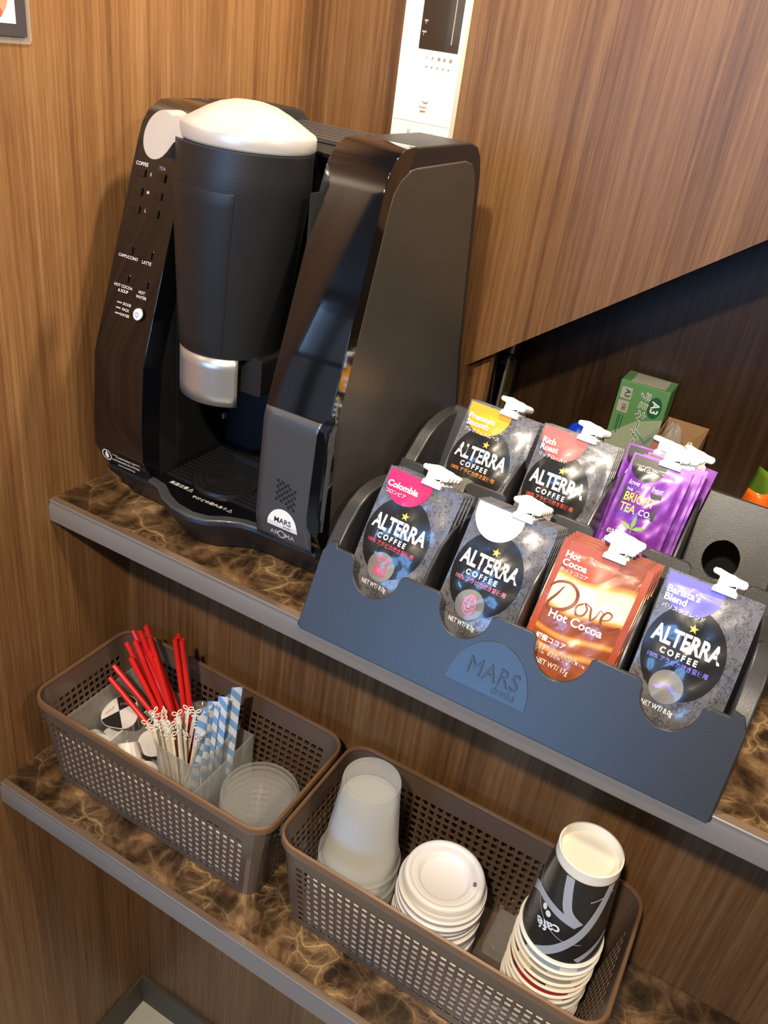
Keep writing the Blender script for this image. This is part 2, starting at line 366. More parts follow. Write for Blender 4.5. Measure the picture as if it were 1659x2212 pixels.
# upper back wall: a veneered panel whose lower edge is cut on a rising diagonal over the niche
up = [(0.0, 0.0), (0.318, 0.0), (0.318, 0.142), (0.652, 0.393), (1.75, 1.218), (1.75, 1.25), (0.0, 1.25)]
struct(MB().prism([up], lambda x, z: (x, YW, z), lambda x, z: (x, YW + 0.022, z), M['wood_panel']).build('wall_upper', smooth=False))
slab('wall_niche_left', (0.250, YW + 0.0225, 0.0), (0.346, YW + 0.042, 0.40), M['wood'])
slab('wall_niche_back', (0.340, 0.665, 0.0), (1.75, 0.685, 1.25), M['wood_shaded'])
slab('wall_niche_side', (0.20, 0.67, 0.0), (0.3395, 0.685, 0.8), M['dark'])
slab('trim_1', (0.322, 0.655, 0.0), (0.3305, 0.6695, 0.8), M['brass'])
slab('wall_right', (2.2, -3.2, ZF), (2.25, 1.0, 1.25), M['plaster'])
slab('floor', (-2.6, -3.3, ZF - 0.03), (2.3, 1.0, ZF), M['floor'])
slab('ceiling', (-2.6, -3.3, 1.25), (2.3, 1.0, 1.28), M['dark_wall'])
slab('baseboard_left', (0.0, -0.42, ZF), (0.006, 0.120, ZF + 0.083), M['baseboard'])
slab('baseboard_back', (0.0, 0.120, ZF), (1.75, 0.1275, ZF + 0.083), M['baseboard'])
fw = MB()
for a, b in (((-2.6, -2.9, ZF), (-1.95, -2.8, 1.25)), ((0.55, -2.9, ZF), (2.3, -2.8, 1.25)), ((-1.95, -2.9, ZF), (0.55, -2.8, -0.1)), ((-1.95, -2.9, 1.18), (0.55, -2.8, 1.25))): fw.box(a, b, M['dark_wall'])
struct(fw.build('wall_front', smooth=False))
wf = MB()
for x in (-1.95, -1.35, -0.72, -0.1, 0.50): wf.box((x, -2.86, -0.1), (x + 0.05, -2.82, 1.18), M['window_frame'])
wf.box((-1.95, -2.86, 0.55), (0.55, -2.83, 0.60), M['window_frame'])
struct(wf.build('window_1', smooth=False))

# ---------------------------------------------------------------- counter and shelf
def ledge(name, x1, y0, y1, z, th, label, cat):
    r = empty(name, (0, y0, z)); tag(r, label, cat)
    MB().box((0.001, 0.006, -th), (x1, y1 - y0, 0), M['marble']).build('marble_slab', r, smooth=False)
    # metal nosing: flat face with a rounded top step
    pr = [(0.006, -th), (0.0, -th), (-0.0015, -th + 0.002), (-0.0015, -0.009), (0.0, -0.006), (0.0005, -0.0035), (0.0, -0.001), (0.002, 0.0008), (0.006, 0.0008)]
    MB().prism([pr], lambda y, q: (0.001, y, q), lambda y, q: (x1, y, q), M['trim']).build('edge_trim', r, auto=30)
    MB().box((0.001, 0.0005, 0.0009), (x1, 0.0085, 0.0016), M['tape']).build('edge_strip', r, bevel=0.0003)
    return r
ledge('countertop', 1.75, 0.0, 0.979, 0.0, 0.030, 'long brown marble countertop with satin grey front edge under the coffee machine', 'countertop')
ledge('shelf', 1.75, -0.118, 0.127, -0.389, 0.036, 'lower brown marble shelf with grey metal edge carrying the two baskets', 'shelf')

# ---------------------------------------------------------------- coffee machine
ZS = [0.0, 0.03, 0.05, 0.075, 0.19, 0.409, 0.425, 0.438, 0.446, 0.448]
YS = [0.07, 0.062, 0.047, 0.0425, 0.047, 0.117, 0.1235, 0.135, 0.155, 0.18]
def yf(z): return interp(z, ZS, YS)
cm = empty('coffee_machine', (0.2, 0.24, 0.0)); tag(cm, 'black single-serve coffee machine with silver lid handle on the marble countertop', 'coffee machine')
CM0 = Vector((0.2, 0.24, 0.0))
def cb(mb, name, parent=None, **k):
    mb.v = [tuple(Vector(v) - CM0) for v in mb.v] if parent is None or parent.get('w') else mb.v
    o = mb.build(name, parent or cm, **k); return o
def part(mb, name, parent=None, **k):
    mb.v = [tuple(Vector(v) - CM0) for v in mb.v]
    return mb.build(name, parent or cm, **k)
# base with the bulging lip
def base_pts(z, ins):
    pts = [(0.047, 0.052), (0.112, 0.049), (0.134, 0.044), (0.152, 0.030), (0.175, 0.021), (0.200, 0.018), (0.222, 0.023), (0.240, 0.036), (0.256, 0.045), (0.276, 0.048), (0.352, 0.050), (0.357, 0.058), (0.357, 0.395), (0.350, 0.405), (0.050, 0.405), (0.044, 0.395), (0.044, 0.058)]
    c = (0.2, 0.25); return [(c[0] + (x - c[0]) * (1 - ins * 0.55), y + (ins * 0.16 if y < 0.2 else 0), z) for x, y in pts]
b = MB(); rings = [base_pts(0.003, 0.16), base_pts(0.02, 0.10), base_pts(0.036, 0.02), base_pts(0.044, 0.0), base_pts(0.047, 0.006)]
n = 17; vs = [p for r in rings for p in r]; fs = [(j * n + i, j * n + (i + 1) % n, (j + 1) * n + (i + 1) % n, (j + 1) * n + i) for j in range(4) for i in range(n)]
b.add(vs, fs + [tuple(range(n))[::-1], tuple(4 * n + i for i in range(n))], M['satin']); part(b, 'base', auto=28)
for x in (0.075, 0.325):
    for y in (0.12, 0.39): part(MB().lathe([(0.012, 0), (0.012, 0.004)], (x, y, 0.0), M['dark'], 16, capb=True, capt=True), 'foot')
# lip strip, glossy, along the front of the tray
lip = [(0.114, 0.049), (0.134, 0.044), (0.152, 0.030), (0.175, 0.021), (0.200, 0.018), (0.222, 0.023), (0.240, 0.036), (0.256, 0.045), (0.276, 0.048)]
lin = [(0.114, 0.058), (0.138, 0.054), (0.158, 0.040), (0.178, 0.031), (0.200, 0.028), (0.219, 0.033), (0.236, 0.046), (0.254, 0.054), (0.276, 0.057)]
part(MB().prism([lip + lin[::-1]], lambda x, y: (x, y, 0.0472), lambda x, y: (x, y + (0.001 if True else 0), 0.0505), M['plate']), 'tray_lip', bevel=0.0008)
tr = part(MB().prism([lin + [(0.276, 0.20), (0.114, 0.20)]], lambda x, y: (x, y, 0.0465), lambda x, y: (x, y, 0.0485), M['gloss']), 'drip_tray', smooth=False)
g = MB()
for i in range(16):
    y = 0.078 + i * 0.0075
    for xa, xb in (((0.118, 0.274),) if abs(y - 0.112) > 0.043 else ((0.118, 0.183 - math.sqrt(0.043 ** 2 - (y - 0.112) ** 2)), (0.183 + math.sqrt(0.043 ** 2 - (y - 0.112) ** 2), 0.274))):
        if xb > xa: g.box((xa, y, 0.0485), (xb, y + 0.0022, 0.0505), M['satin'])
part(g, 'grille', tr, smooth=False)
rg = MB(); c = (0.183, 0.112, 0.0485)
rg.lathe([(0.0, 0.0025), (0.034, 0.0025), (0.038, 0.004), (0.041, 0.004), (0.042, 0.0)], c, M['satin'], 56)
part(rg, 'cup_rest', tr)
sl = MB()
def arc(r0, r1, a, b_, m):
    a, b_ = math.radians(a), math.radians(b_)
    sl.grid(lambda u, v: (c[0] + (r0 + (r1 - r0) * v) * math.cos(a + (b_ - a) * u), c[1] + (r0 + (r1 - r0) * v) * math.sin(a + (b_ - a) * u), 0.0514), 14, 1, m)
for r in (0.031, 0.022):
    for q in range(4): arc(r, r + 0.0035, 15 + q * 90, 75 + q * 90, M['dark'])
sl.prism([[(x * math.cos(0.9) - y * math.sin(0.9) + c[0], x * math.sin(0.9) + y * math.cos(0.9) + c[1]) for x, y in rrect(-0.022, -0.004, 0.022, 0.004, 0.0039)]], lambda x, y: (x, y, 0.0513), lambda x, y: (x, y, 0.0517), M['dark'])
part(sl, 'drain_slots', tr)
part(MB().prism([rrect(-0.026, -0.004, 0.026, 0.004, 0.0035)], lambda x, y: (0.181 + x, 0.160 + y, 0.0485), lambda x, y: (0.181 + x, 0.160 + y, 0.060), M['satin']), 'cup_stop', tr, bevel=0.001)
tx = MB()
tx.text('高温注意⚠', (0.1520, 0.0655), 0.0068, lambda x, y: (x, y, 0.0489), M['white'], 0.01)
tx.text('やけどの恐れあり⚠', (0.2040, 0.0575), 0.0062, lambda x, y: (x, y, 0.0489), M['white'], 0.01, rot=0.05)
part(tx, 'warning_lettering', tr, smooth=False)
# back body with the ribbed top
bb = MB(); pb = [(0.195, 0.047), (0.195, 0.40), (0.160, 0.425), (0.160, 0.431), (0.315, 0.434), (0.332, 0.424), (0.34, 0.39), (0.385, 0.06), (0.385, 0.047)]
bb.prism([pb], lambda y, z: (0.100, y, z), lambda y, z: (0.292, y, z), M['satin']); part(bb, 'rear_housing', bevel=0.004)
rb = MB()
for i in range(7): rb.box((0.118, 0.195 + i * 0.018, 0.4325), (0.277, 0.2075 + i * 0.018, 0.4362), M['plate'])
part(rb, 'top_ribs', smooth=False)
part(MB().box((0.112, 0.10, 0.052), (0.1135, 0.198, 0.40), M['dark']).box((0.2765, 0.10, 0.052), (0.278, 0.198, 0.40), M['dark']), 'recess_lining', smooth=False)
part(MB().box((0.106, 0.185, 0.085), (0.116, 0.191, 0.092), M['greyp']), 'guide_stud', smooth=False)
# side towers
prof = [(0.056, 0.046), (0.0425, 0.0755), (0.0428, 0.12), (0.047, 0.19), (0.082, 0.30), (0.117, 0.409), (0.1235, 0.425), (0.133, 0.437), (0.150, 0.446), (0.175, 0.4485), (0.305, 0.4485), (0.324, 0.444), (0.336, 0.432), (0.342, 0.412), (0.365, 0.20), (0.398, 0.046)]
def tower(xi, xo0, xo1, name):
    t = MB(); t.prism([prof], lambda y, z: (xi, y, z), lambda y, z: (xo0 + (xo1 - xo0) * (z / 0.44), y, z), M['satin'])
    return part(t, name, bevel=0.0085, seg=5, auto=50)
lt = tower(0.113, 0.038, 0.046, 'control_tower'); rt = tower(0.2775, 0.358, 0.344, 'storage_tower')
# satin top covers of the towers and the side panel
def cover(xa, xb, z0=0.4487):
    m_ = MB(); m_.grid(lambda u, v: (xa + (xb - xa) * u, 0.168 + 0.165 * v, 0.4488 + 0.0006 * math.sin(PI * u)), 6, 6, M['satin']); return m_
gp_ = [(0.0558, 0.047), (0.0415, 0.0755), (0.0418, 0.12), (0.046, 0.19), (0.081, 0.30), (0.116, 0.409), (0.1225, 0.4255), (0.132, 0.4378), (0.150, 0.4470), (0.170, 0.4493), (0.176, 0.4490), (0.165, 0.430), (0.150, 0.405), (0.112, 0.300), (0.076, 0.19), (0.070, 0.12), (0.070, 0.047)]
for tw_, xi_, a_, b2_ in ((lt, 0.1136, 0.0374, 0.0454), (rt, 0.2769, 0.3588, 0.3448)):
    part(MB().prism([gp_], lambda y, z: (xi_, y, z), lambda y, z: (a_ + (b2_ - a_) * (z / 0.44), y, z), M['gloss']), 'front_fascia', tw_, bevel=0.0085 if tw_ is rt else 0.005, seg=5, auto=50)
sp_ = [(0.066, 0.05), (0.063, 0.19), (0.099, 0.30), (0.130, 0.396), (0.136, 0.410), (0.148, 0.421), (0.165, 0.428), (0.18, 0.430), (0.295, 0.431), (0.312, 0.427), (0.323, 0.416), (0.329, 0.400), (0.354, 0.20), (0.388, 0.05)]
part(MB().prism([sp_], lambda y, z: (0.3565 - 0.014 * z / 0.44, y, z), lambda y, z: (0.3592 - 0.014 * z / 0.44, y, z), M['side']), 'side_panel', bevel=0.0012)
# satin lower front plate on the right tower, with grip slot, holes and badge
fr = lambda x, z, o=0.0: (x, yf(z) - 0.0011 - o, z)
fp = MB()
def plate_pts(o): return lambda u, v: fr(0.2782 + 0.0712 * u - (0.004 * max(0, v - 0.93) / 0.07 if u > 0.9 else 0), 0.0500 + 0.1505 * v, o)
fp.grid(plate_pts(0.0016), 8, 24, M['plate']); 
part(fp, 'front_plate', rt, solid=0.0014)
gs = MB()
def slotx(v): return 0.006 * math.sin(PI * min(1, v * 6)) if v < 0 else 0
sp2 = [(0.3455, 0.200), (0.350, 0.207), (0.3575, 0.213), (0.3585, 0.204), (0.355, 0.196), (0.3545, 0.106), (0.3585, 0.094), (0.3585, 0.082), (0.349, 0.0775), (0.3435, 0.084), (0.3420, 0.095), (0.3430, 0.190)]
gs.prism([sp2], lambda x, z: fr(x, z, 0.0024), lambda x, z: fr(x, z, -0.001), M['gloss']); part(gs, 'grip', rt, bevel=0.0008)
fp2 = MB().grid(lambda u, v: (0.3560 + 0.0028 * u, yf(0.08 + 0.12 * v) + 0.001 + 0.004 * u, 0.08 + 0.12 * v), 2, 10, M['plate']); part(fp2, 'plate_edge', rt)
hs = MB()
for r in range(8):
    for q in range(4):
        x = 0.3030 + q * 0.0063 + (0.0031 if r % 2 else 0); z = 0.1245 - r * 0.0036 - q * 0.0009
        if (r in (0,) and q > 2) or (r == 7 and q < 2): continue
        hs.disk((x, z), 0.0019, 0.0019, lambda a, b_: fr(a, b_, 0.0019), M['dark'], 1, 10)
part(hs, 'vent_holes', rt)
bd = MB(); bc = (0.3130, 0.0690)
bd.disk(bc, 0.0195, 0.0235, lambda a, b_: fr(a, b_, 0.0020), M['white'], 5, 28, 0, PI)
bd.text('MARS', (0.3135, 0.0785), 0.0088, lambda a, b_: fr(a, b_, 0.0024), M['dark'], 0.012)
bd.text('drinks', (0.3195, 0.0725), 0.0042, lambda a, b_: fr(a, b_, 0.0024), M['dark'])
bd.text('AR', (0.3025, 0.0605), 0.0086, lambda a, b_: fr(a, b_, 0.0022), M['greyp'], 0.01)
bd.text('MA', (0.3225, 0.0605), 0.0086, lambda a, b_: fr(a, b_, 0.0022), M['greyp'], 0.01)
for k_ in range(24):
    t0, t1 = 2 * PI * k_ / 24, 2 * PI * (k_ + 1) / 24
    bd.add([fr(0.3118 + r_ * math.cos(t), 0.0607 + r_ * math.sin(t), 0.0022) for r_, t in ((0.0036, t0), (0.0052, t0), (0.0052, t1), (0.0036, t1))], [(0, 1, 2, 3)], M['greyp'])
part(bd, 'badge', rt, smooth=False)
# control panel: buttons and lettering
f2 = lambda x, z: fr(x, z, 0.0004)
def button(x, z, w, h):
    bm_ = MB(); pts = rrect(x - w / 2, z - h / 2, x + w / 2, z + h / 2, 0.0012, 3)
    bm_.prism([pts], lambda a, b_: fr(a, b_, 0.0018), lambda a, b_: fr(a, b_, -0.001), M['gloss']); part(bm_, 'button', lt, bevel=0.0004)
for x, z in ((0.0585, 0.379), (0.0862, 0.3786), (0.0592, 0.3607), (0.0864, 0.3612), (0.0605, 0.3431), (0.0867, 0.3436)): button(x, z, 0.0125, 0.0078)
for x, z in ((0.0612, 0.3025), (0.0884, 0.3030), (0.0632, 0.2735), (0.0908, 0.2735)): button(x, z, 0.0135, 0.0085)
tx = MB()
for s_, x, z, k_ in (('COFFEE', 0.0579, 0.3866, 5), ('TEA', 0.0858, 0.3866, 5), ('S', 0.0723, 0.3785, 4.5), ('M', 0.0731, 0.361, 4.5), ('L', 0.0743, 0.3435, 4.5), ('CAPPUCCINO', 0.0634, 0.2945, 4.4), ('LATTE', 0.0898, 0.2940, 4.6), ('HOT COCOA', 0.0644, 0.2645, 4.3), ('& SOUP', 0.0655, 0.2597, 4.3), ('HOT', 0.0912, 0.2640, 4.3), ('WATER', 0.0918, 0.2592, 4.3), ('DOOR', 0.0745, 0.2475, 4), ('PACK', 0.0740, 0.2418, 4), ('WATER', 0.0740, 0.2362, 4)):
    if s_ in ('CAPPUCCINO', 'DOOR'): part(tx, 'size_lettering' if s_ == 'CAPPUCCINO' else 'drink_lettering', lt, smooth=False); tx = MB()
    tx.text(s_, (x, z), k_ * 0.001, f2, M['white'], 0.008)
part(tx, 'status_lettering', lt, smooth=False); tx = MB()
for z in (0.2478, 0.2421, 0.2364):
    tx.add([f2(0.0600, z - 0.0007), f2(0.0668, z - 0.0007), f2(0.0668, z + 0.0007), f2(0.0600, z + 0.0007)], [(0, 1, 2, 3)], M['greyp'])
part(tx, 'indicator_lights', lt, smooth=False); tx = MB()
for s_, z, k_ in (('COMMITMENT TO', 0.0675, 3.6), ('SUSTAINABLE SOLUTIONS', 0.0622, 3.6), ('www.marsdrinks.jp', 0.0570, 3.4)):
    tx.text(s_, (0.0860, z), k_ * 0.001, f2, M['white'], 0.008)
tx.add([f2(0.066, 0.0690), f2(0.0735, 0.0690), f2(0.0735, 0.0697), f2(0.066, 0.0697)], [(0, 1, 2, 3)], M['white'])
tx.add([f2(0.0995, 0.0680), f2(0.1085, 0.0680), f2(0.1085, 0.0687), f2(0.0995, 0.0687)], [(0, 1, 2, 3)], M['white'])
for k_ in range(24):
    t0, t1 = 2 * PI * k_ / 24, 2 * PI * (k_ + 1) / 24
    tx.add([f2(0.0565 + r_ * math.cos(t), 0.0655 + r_ * math.sin(t)) for r_, t in ((0.0062, t0), (0.0074, t0), (0.0074, t1), (0.0062, t1))], [(0, 1, 2, 3)], M['white'])
tx.prism([[(0.0565, 0.0712), (0.0538, 0.0660), (0.0540, 0.0625), (0.0565, 0.0608), (0.0590, 0.0625), (0.0592, 0.0660)]], f2, lambda a, b_: fr(a, b_, 0.0002), M['white'])
part(tx, 'sustainability_mark', lt, smooth=False)
pw = MB(); pc = (0.0935, yf(0.2426), 0.2426)
def ring_on(cx, cz, prof_, m_, mb):
    vs = []; n_ = 28
    for r_, o_ in prof_:
        for i in range(n_): t = 2 * PI * i / n_; vs.append(fr(cx + r_ * math.cos(t), cz + r_ * math.sin(t), o_))
    fs = [(j * n_ + i, j * n_ + (i + 1) % n_, (j + 1) * n_ + (i + 1) % n_, (j + 1) * n_ + i) for j in range(len(prof_) - 1) for i in range(n_)] + [tuple((len(prof_) - 1) * n_ + i for i in range(n_))]
    mb.add(vs, fs, m_)
ring_on(0.0935, 0.2426, [(0.0082, -0.0005), (0.0082, 0.0015), (0.0070, 0.0022), (0.0064, 0.0010)], M['gloss'], pw)
ring_on(0.0935, 0.2426, [(0.0060, 0.0), (0.0060, 0.0030), (0.0048, 0.0038)], M['white'], pw)
for k_ in range(20):
    t0, t1 = PI * 0.62 + 2 * PI * 0.86 * k_ / 20, PI * 0.62 + 2 * PI * 0.86 * (k_ + 1) / 20
    pw.add([fr(0.0935 + r_ * math.cos(t), 0.2426 + r_ * math.sin(t), 0.0040) for r_, t in ((0.0019, t0), (0.0026, t0), (0.0026, t1), (0.0019, t1))], [(0, 1, 2, 3)], ink('power_blue', (0.05, 0.12, 0.5)))
pw.add([fr(x, z, 0.0041) for x, z in ((0.0932, 0.2425), (0.0938, 0.2425), (0.0938, 0.2456), (0.0932, 0.2456))], [(0, 1, 2, 3)], M['power_blue'])
part(pw, 'power_button', lt, auto=30)
# brew head
hd = MB()
def head(u, v, o=0.0, a0=-PI * 1.12, a1=PI * 0.12):
    t = a0 + (a1 - a0) * u; k_ = max(0, v) ** 1.15
    cx = 0.1885 + 0.0080 * k_; sh = 0.0045 * max(0.0, v - 0.84) / 0.16; rx = 0.0545 + 0.0200 * k_ + o - sh; ry = 0.0560 + 0.0080 * v + o - sh
    return (cx + rx * math.cos(t), 0.102 + ry * math.sin(t), 0.2285 + 0.2005 * v)
hp = [(v_ / 20) for v_ in range(21)]
n_ = 48; vs = []
for v_ in hp:
    for i in range(n_): vs.append(head(i / n_, v_, 0, -PI, PI))
fs = [(j * n_ + i, j * n_ + (i + 1) % n_, (j + 1) * n_ + (i + 1) % n_, (j + 1) * n_ + i) for j in range(20) for i in range(n_)] + [tuple(range(n_))[::-1], tuple(20 * n_ + i for i in range(n_))]
hd.add(vs, fs, M['satin']); hd.box((0.140, 0.11, 0.2285), (0.240, 0.20, 0.425), M['satin'])
he = part(hd, 'brew_head', auto=40)
part(MB().grid(lambda u, v: head(u, 0.02 + 0.80 * v, 0.0007, -PI * 0.96, -PI * 0.34), 24, 12, M['satin']), 'pack_door', he, solid=0.0010, bevel=0.0004)
part(MB().grid(lambda u, v: tuple(Vector(head(u, 0, -0.0005, -PI * 1.0, -PI * 0.24)) + Vector((0, 0, -0.0530 * (1 - v) - 0.0005))), 28, 4, M['silver']), 'silver_band', he, solid=0.003)
part(MB().lathe([(0.042, 0.19), (0.048, 0.2285)], (0.190, 0.108, 0), M['dark'], 32, capb=True), 'brew_nozzle', he)
part(MB().prism([rrect(0.205, 0.190, 0.250, 0.23, 0.003)], lambda x, z: (x, 0.075, z), lambda x, z: (x, 0.16, z), M['satin']), 'spout_block', he, bevel=0.002)
# lid with its paddle handle
ld = MB(); lc = (0.1955, 0.1075, 0.4310)
ld.lathe([(0.88, -0.004), (0.99, -0.001), (1.0, 0.001), (1.0, 0.011), (0.975, 0.0135), (0.90, 0.0160), (0.76, 0.0215), (0.60, 0.0275), (0.42, 0.0328), (0.22, 0.0360), (0.0001, 0.0368)], lc, M['silverp'], 64, 0.0690, 0.0590)
for i, (r_, z_) in enumerate([]): pass
li = part(ld, 'lid', auto=50)
hn = MB()
ol = []
for a_ in range(0, 26):
    t = math.radians(60 + a_ * 10); ol.append((0.1195 + 0.0225 * math.cos(t), 0.4260 + 0.0215 * math.sin(t)))
ol += [(0.1385, 0.4145), (0.1440, 0.4230), (0.154, 0.4290), (0.185, 0.4310), (0.185, 0.4430), (0.160, 0.4445), (0.140, 0.4460)]
hn.prism([ol], lambda x, z: (x, 0.0640 - (x - 0.12) * 0.22 + (z - 0.42) * 0.45, z), lambda x, z: (x, 0.0860 - (x - 0.12) * 0.10 + (z - 0.42) * 0.45, z), M['silverp'])
part(hn, 'lid_handle', li, bevel=0.0065, seg=5, auto=60)
part(MB().text('↶', (0.150, 0.098), 0.010, lambda x, y: (x, y, 0.4615 + 0.0), M['greyp']), 'lid_mark', li, smooth=False)

# ---------------------------------------------------------------- pack display rack
rk = empty('display_rack', (0.585, 0.18, 0.0)); tag(rk, 'black two-tier plastic dispenser rack of drink pouches on the countertop edge', 'display rack')
RK0 = Vector((0.585, 0.18, 0.0))
def rpart(mb, name, parent=None, **k):
    mb.v = [tuple(Vector(v) - RK0) for v in mb.v]; return mb.build(name, parent or rk, **k)
XL, XR = 0.369, 0.800
SLC = [0.4345, 0.5345, 0.6335, 0.7345]
def notch_edge(zt, xa, xb, rr=0.0265, dep=0.026):
    pts = [(xa, zt)]
    for c_ in SLC:
        for k_ in range(5): t = k_ / 4; pts.append((c_ - rr - 0.006 + 0.006 * t, zt - 0.003 * t * t - 0.0005 * t))
        for k_ in range(1, 18): t = PI + PI * k_ / 18; pts.append((c_ + rr * math.cos(t), zt - 0.004 + dep * math.sin(t)))
        for k_ in range(5): t = k_ / 4; pts.append((c_ + rr + 0.006 * t, zt - 0.003 * (1 - t) ** 2 - 0.0005 * (1 - t)))
    pts.append((xb, zt)); return pts
def slope(y0, a): return (lambda x, z: (x, y0 + a * z, z))
e = notch_edge(0.0765, XL + 0.016, XR - 0.017)
outl = [(XL + 0.004, -0.006), (XR - 0.003, -0.006), (XR - 0.002, 0.0)] + [(XR - 0.001, 0.070), (XR - 0.006, 0.080)] + [(XR - 0.016, 0.082)] + e[::-1] + [(XL + 0.014, 0.082), (XL + 0.006, 0.080), (XL + 0.001, 0.070), (XL + 0.002, 0.0)]
rpart(MB().prism([outl], slope(-0.002, 0.5), slope(0.0015, 0.5), M['rack']), 'front_panel', bevel=0.0007)
e2 = notch_edge(0.1280, XL + 0.016, XR - 0.017)
rpart(MB().prism([[(XL + 0.01, 0.004), (XR - 0.01, 0.004), (XR - 0.01, 0.1280)] + e2[::-1] + [(XL + 0.01, 0.1280)]], slope(0.110, 0.5), slope(0.1135, 0.5), M['rack']), 'middle_panel', bevel=0.0007)
hole = [(0.7305 + 0.019 * math.cos(2 * PI * i / 24), 0.090 + 0.020 * math.sin(2 * PI * i / 24)) for i in range(24)]
rpart(MB().prism([[(XL + 0.01, 0.003), (XR - 0.01, 0.003), (XR - 0.01, 0.152), (XL + 0.01, 0.152)], hole], slope(0.232, 0.5), slope(0.2355, 0.5), M['rack']), 'rear_panel', bevel=0.0006)
rpart(MB().box((XL + 0.01, 0.006, 0.003), (XR - 0.01, 0.112, 0.006), M['rack']).box((XL + 0.01, 0.14, 0.046), (XR - 0.01, 0.262, 0.049), M['rack']), 'slot_floor', smooth=False)
rpart(MB().box((XL + 0.01, 0.352, 0.003), (XR - 0.01, 0.356, 0.118), M['dark']), 'rear_cover', smooth=False)
sprof = [(-0.004, -0.006), (0.0, 0.0), (0.012, 0.025), (0.027, 0.054), (0.042, 0.077), (0.058, 0.096), (0.076, 0.110), (0.097, 0.1175), (0.120, 0.1180), (0.142, 0.1145), (0.162, 0.1095), (0.180, 0.1080), (0.195, 0.1125), (0.212, 0.1240), (0.230, 0.1370), (0.252, 0.1455), (0.280, 0.1485), (0.310, 0.1465), (0.335, 0.139), (0.352, 0.126), (0.360, 0.110), (0.362, 0.003), (0.02, 0.003), (0.006, -0.006)]
rpart(MB().prism([sprof], lambda y, z: (XL, y, z), lambda y, z: (XL + 0.016, y, z), M['rack']), 'side_wall', bevel=0.005, seg=4, auto=50)
rpart(MB().prism([sprof], lambda y, z: (XR - 0.017, y, z), lambda y, z: (XR, y, z), M['rack']), 'side_wall', bevel=0.005, seg=4, auto=50)
d1 = [(0.006, 0.004), (0.038, 0.076), (0.050, 0.092), (0.066, 0.106), (0.090, 0.114), (0.120, 0.1155), (0.150, 0.108), (0.164, 0.104), (0.116, 0.006)]
d2 = [(0.140, 0.050), (0.176, 0.126), (0.190, 0.133), (0.215, 0.143), (0.25, 0.149), (0.29, 0.150), (0.303, 0.146), (0.258, 0.050)]
for i_, c0_ in enumerate((0.4845, 0.5840, 0.6840)):
    for d_, c_ in ((d1, c0_), (d2, (0.5005, 0.5985, 0.6890)[i_])):
        rpart(MB().prism([d_], lambda y, z: (c_ - 0.0018, y, z), lambda y, z: (c_ + 0.0018, y, z), M['rack']), 'divider', bevel=0.001)
em = MB(); ef = lambda o: (lambda x, z: (x, -0.002 + 0.5 * z - o, z))
oo = [(0.5790 + 0.0410 * math.cos(PI * i / 40), 0.0120 + 0.0460 * math.sin(PI * i / 40)) for i in range(41)]
em.prism([oo], ef(0.0012), ef(0.0001), M['emboss'])
em.text('MARS', (0.5810, 0.0310), 0.0215, ef(0.0026), M['rack'], 0.0)
em.text('drinks', (0.5960, 0.0190), 0.0100, ef(0.0020), M['rack'], 0.0)
rpart(em, 'emblem', rk, smooth=False)

# ---------------------------------------------------------------- drink pouches
TILT = -math.atan(0.5)
def sgn_pow(x, p): return max(0.0, x) ** p
def pouch(name, W_, H_, body, seed, bul=0.0062):
    """pouch in its own frame: x to the right, z up the face, -y out of the face"""
    root = empty(name); rnd = random.Random(seed); ph = [rnd.uniform(0, 6) for _ in range(6)]
    def surf(x, v, o=0.0):
        a = sgn_pow(math.sin(PI * min(1, max(0, (x - 0.005) / (W_ - 0.010)))), 0.55); c_ = sgn_pow(math.sin(PI * min(1, max(0, (v - 0.004) / (H_ - 0.016)))), 0.5)
        q = a * c_
        d = bul * q * (0.75 + 0.25 * math.sin(v * 30 + ph[0])) + q * 0.0007 * (math.sin(x * 160 + v * 90 + ph[1]) + math.sin(v * 190 - x * 60 + ph[2]) + 0.6 * math.sin(x * 330 - v * 240 + ph[3]))
        return (x + 0.0012 * math.sin(v * 25 + ph[4]), -(0.0006 + d + o), v)
    mb = MB(); nu, nv = 26, 40
    mb.grid(lambda u, v: surf(W_ * u, H_ * v), nu, nv, body)
    mb.grid(lambda u, v: (surf(W_ * (1 - u), H_ * v)[0], -surf(W_ * (1 - u), H_ * v)[1] * 0.35, H_ * v), nu, nv, body)
    # closing rim between the two sheets
    def rim(x0, v0, x1, v1, n_):
        mb.grid(lambda u, w: (lambda p: (p[0], p[1] * (1 - w) + w * (-p[1] * 0.35), p[2]))(surf(x0 + (x1 - x0) * u, v0 + (v1 - v0) * u)), n_, 1, body)
    rim(0, 0, W_, 0, nu); rim(W_, 0, W_, H_, nv); rim(W_, H_, 0, H_, nu); rim(0, H_, 0, 0, nv)
    mb.build('body', root, auto=70)
    return root, surf
def spout(root, cx, H_, w=0.028):
    s = MB(); y0, y1 = -0.0045, 0.0045
    o = [(-0.44, -0.005), (0.44, -0.005), (0.42, 0.0), (0.33, 0.0015), (0.33, 0.0045), (0.56, 0.0050), (0.63, 0.0070), (0.64, 0.0100), (0.58, 0.0125), (0.28, 0.0130), (0.12, 0.0142), (-0.10, 0.0145), (-0.40, 0.0160), (-0.58, 0.0155), (-0.63, 0.0130), (-0.58, 0.0105), (-0.33, 0.0095), (-0.33, 0.0015), (-0.42, 0.0)]
    s.prism([[(cx + a * w, H_ + b_) for a, b_ in o]], lambda x, z: (x, y0, z), lambda x, z: (x, y1, z), M['cap'])
    s.build('spout_cap', root, bevel=0.0012, seg=2)
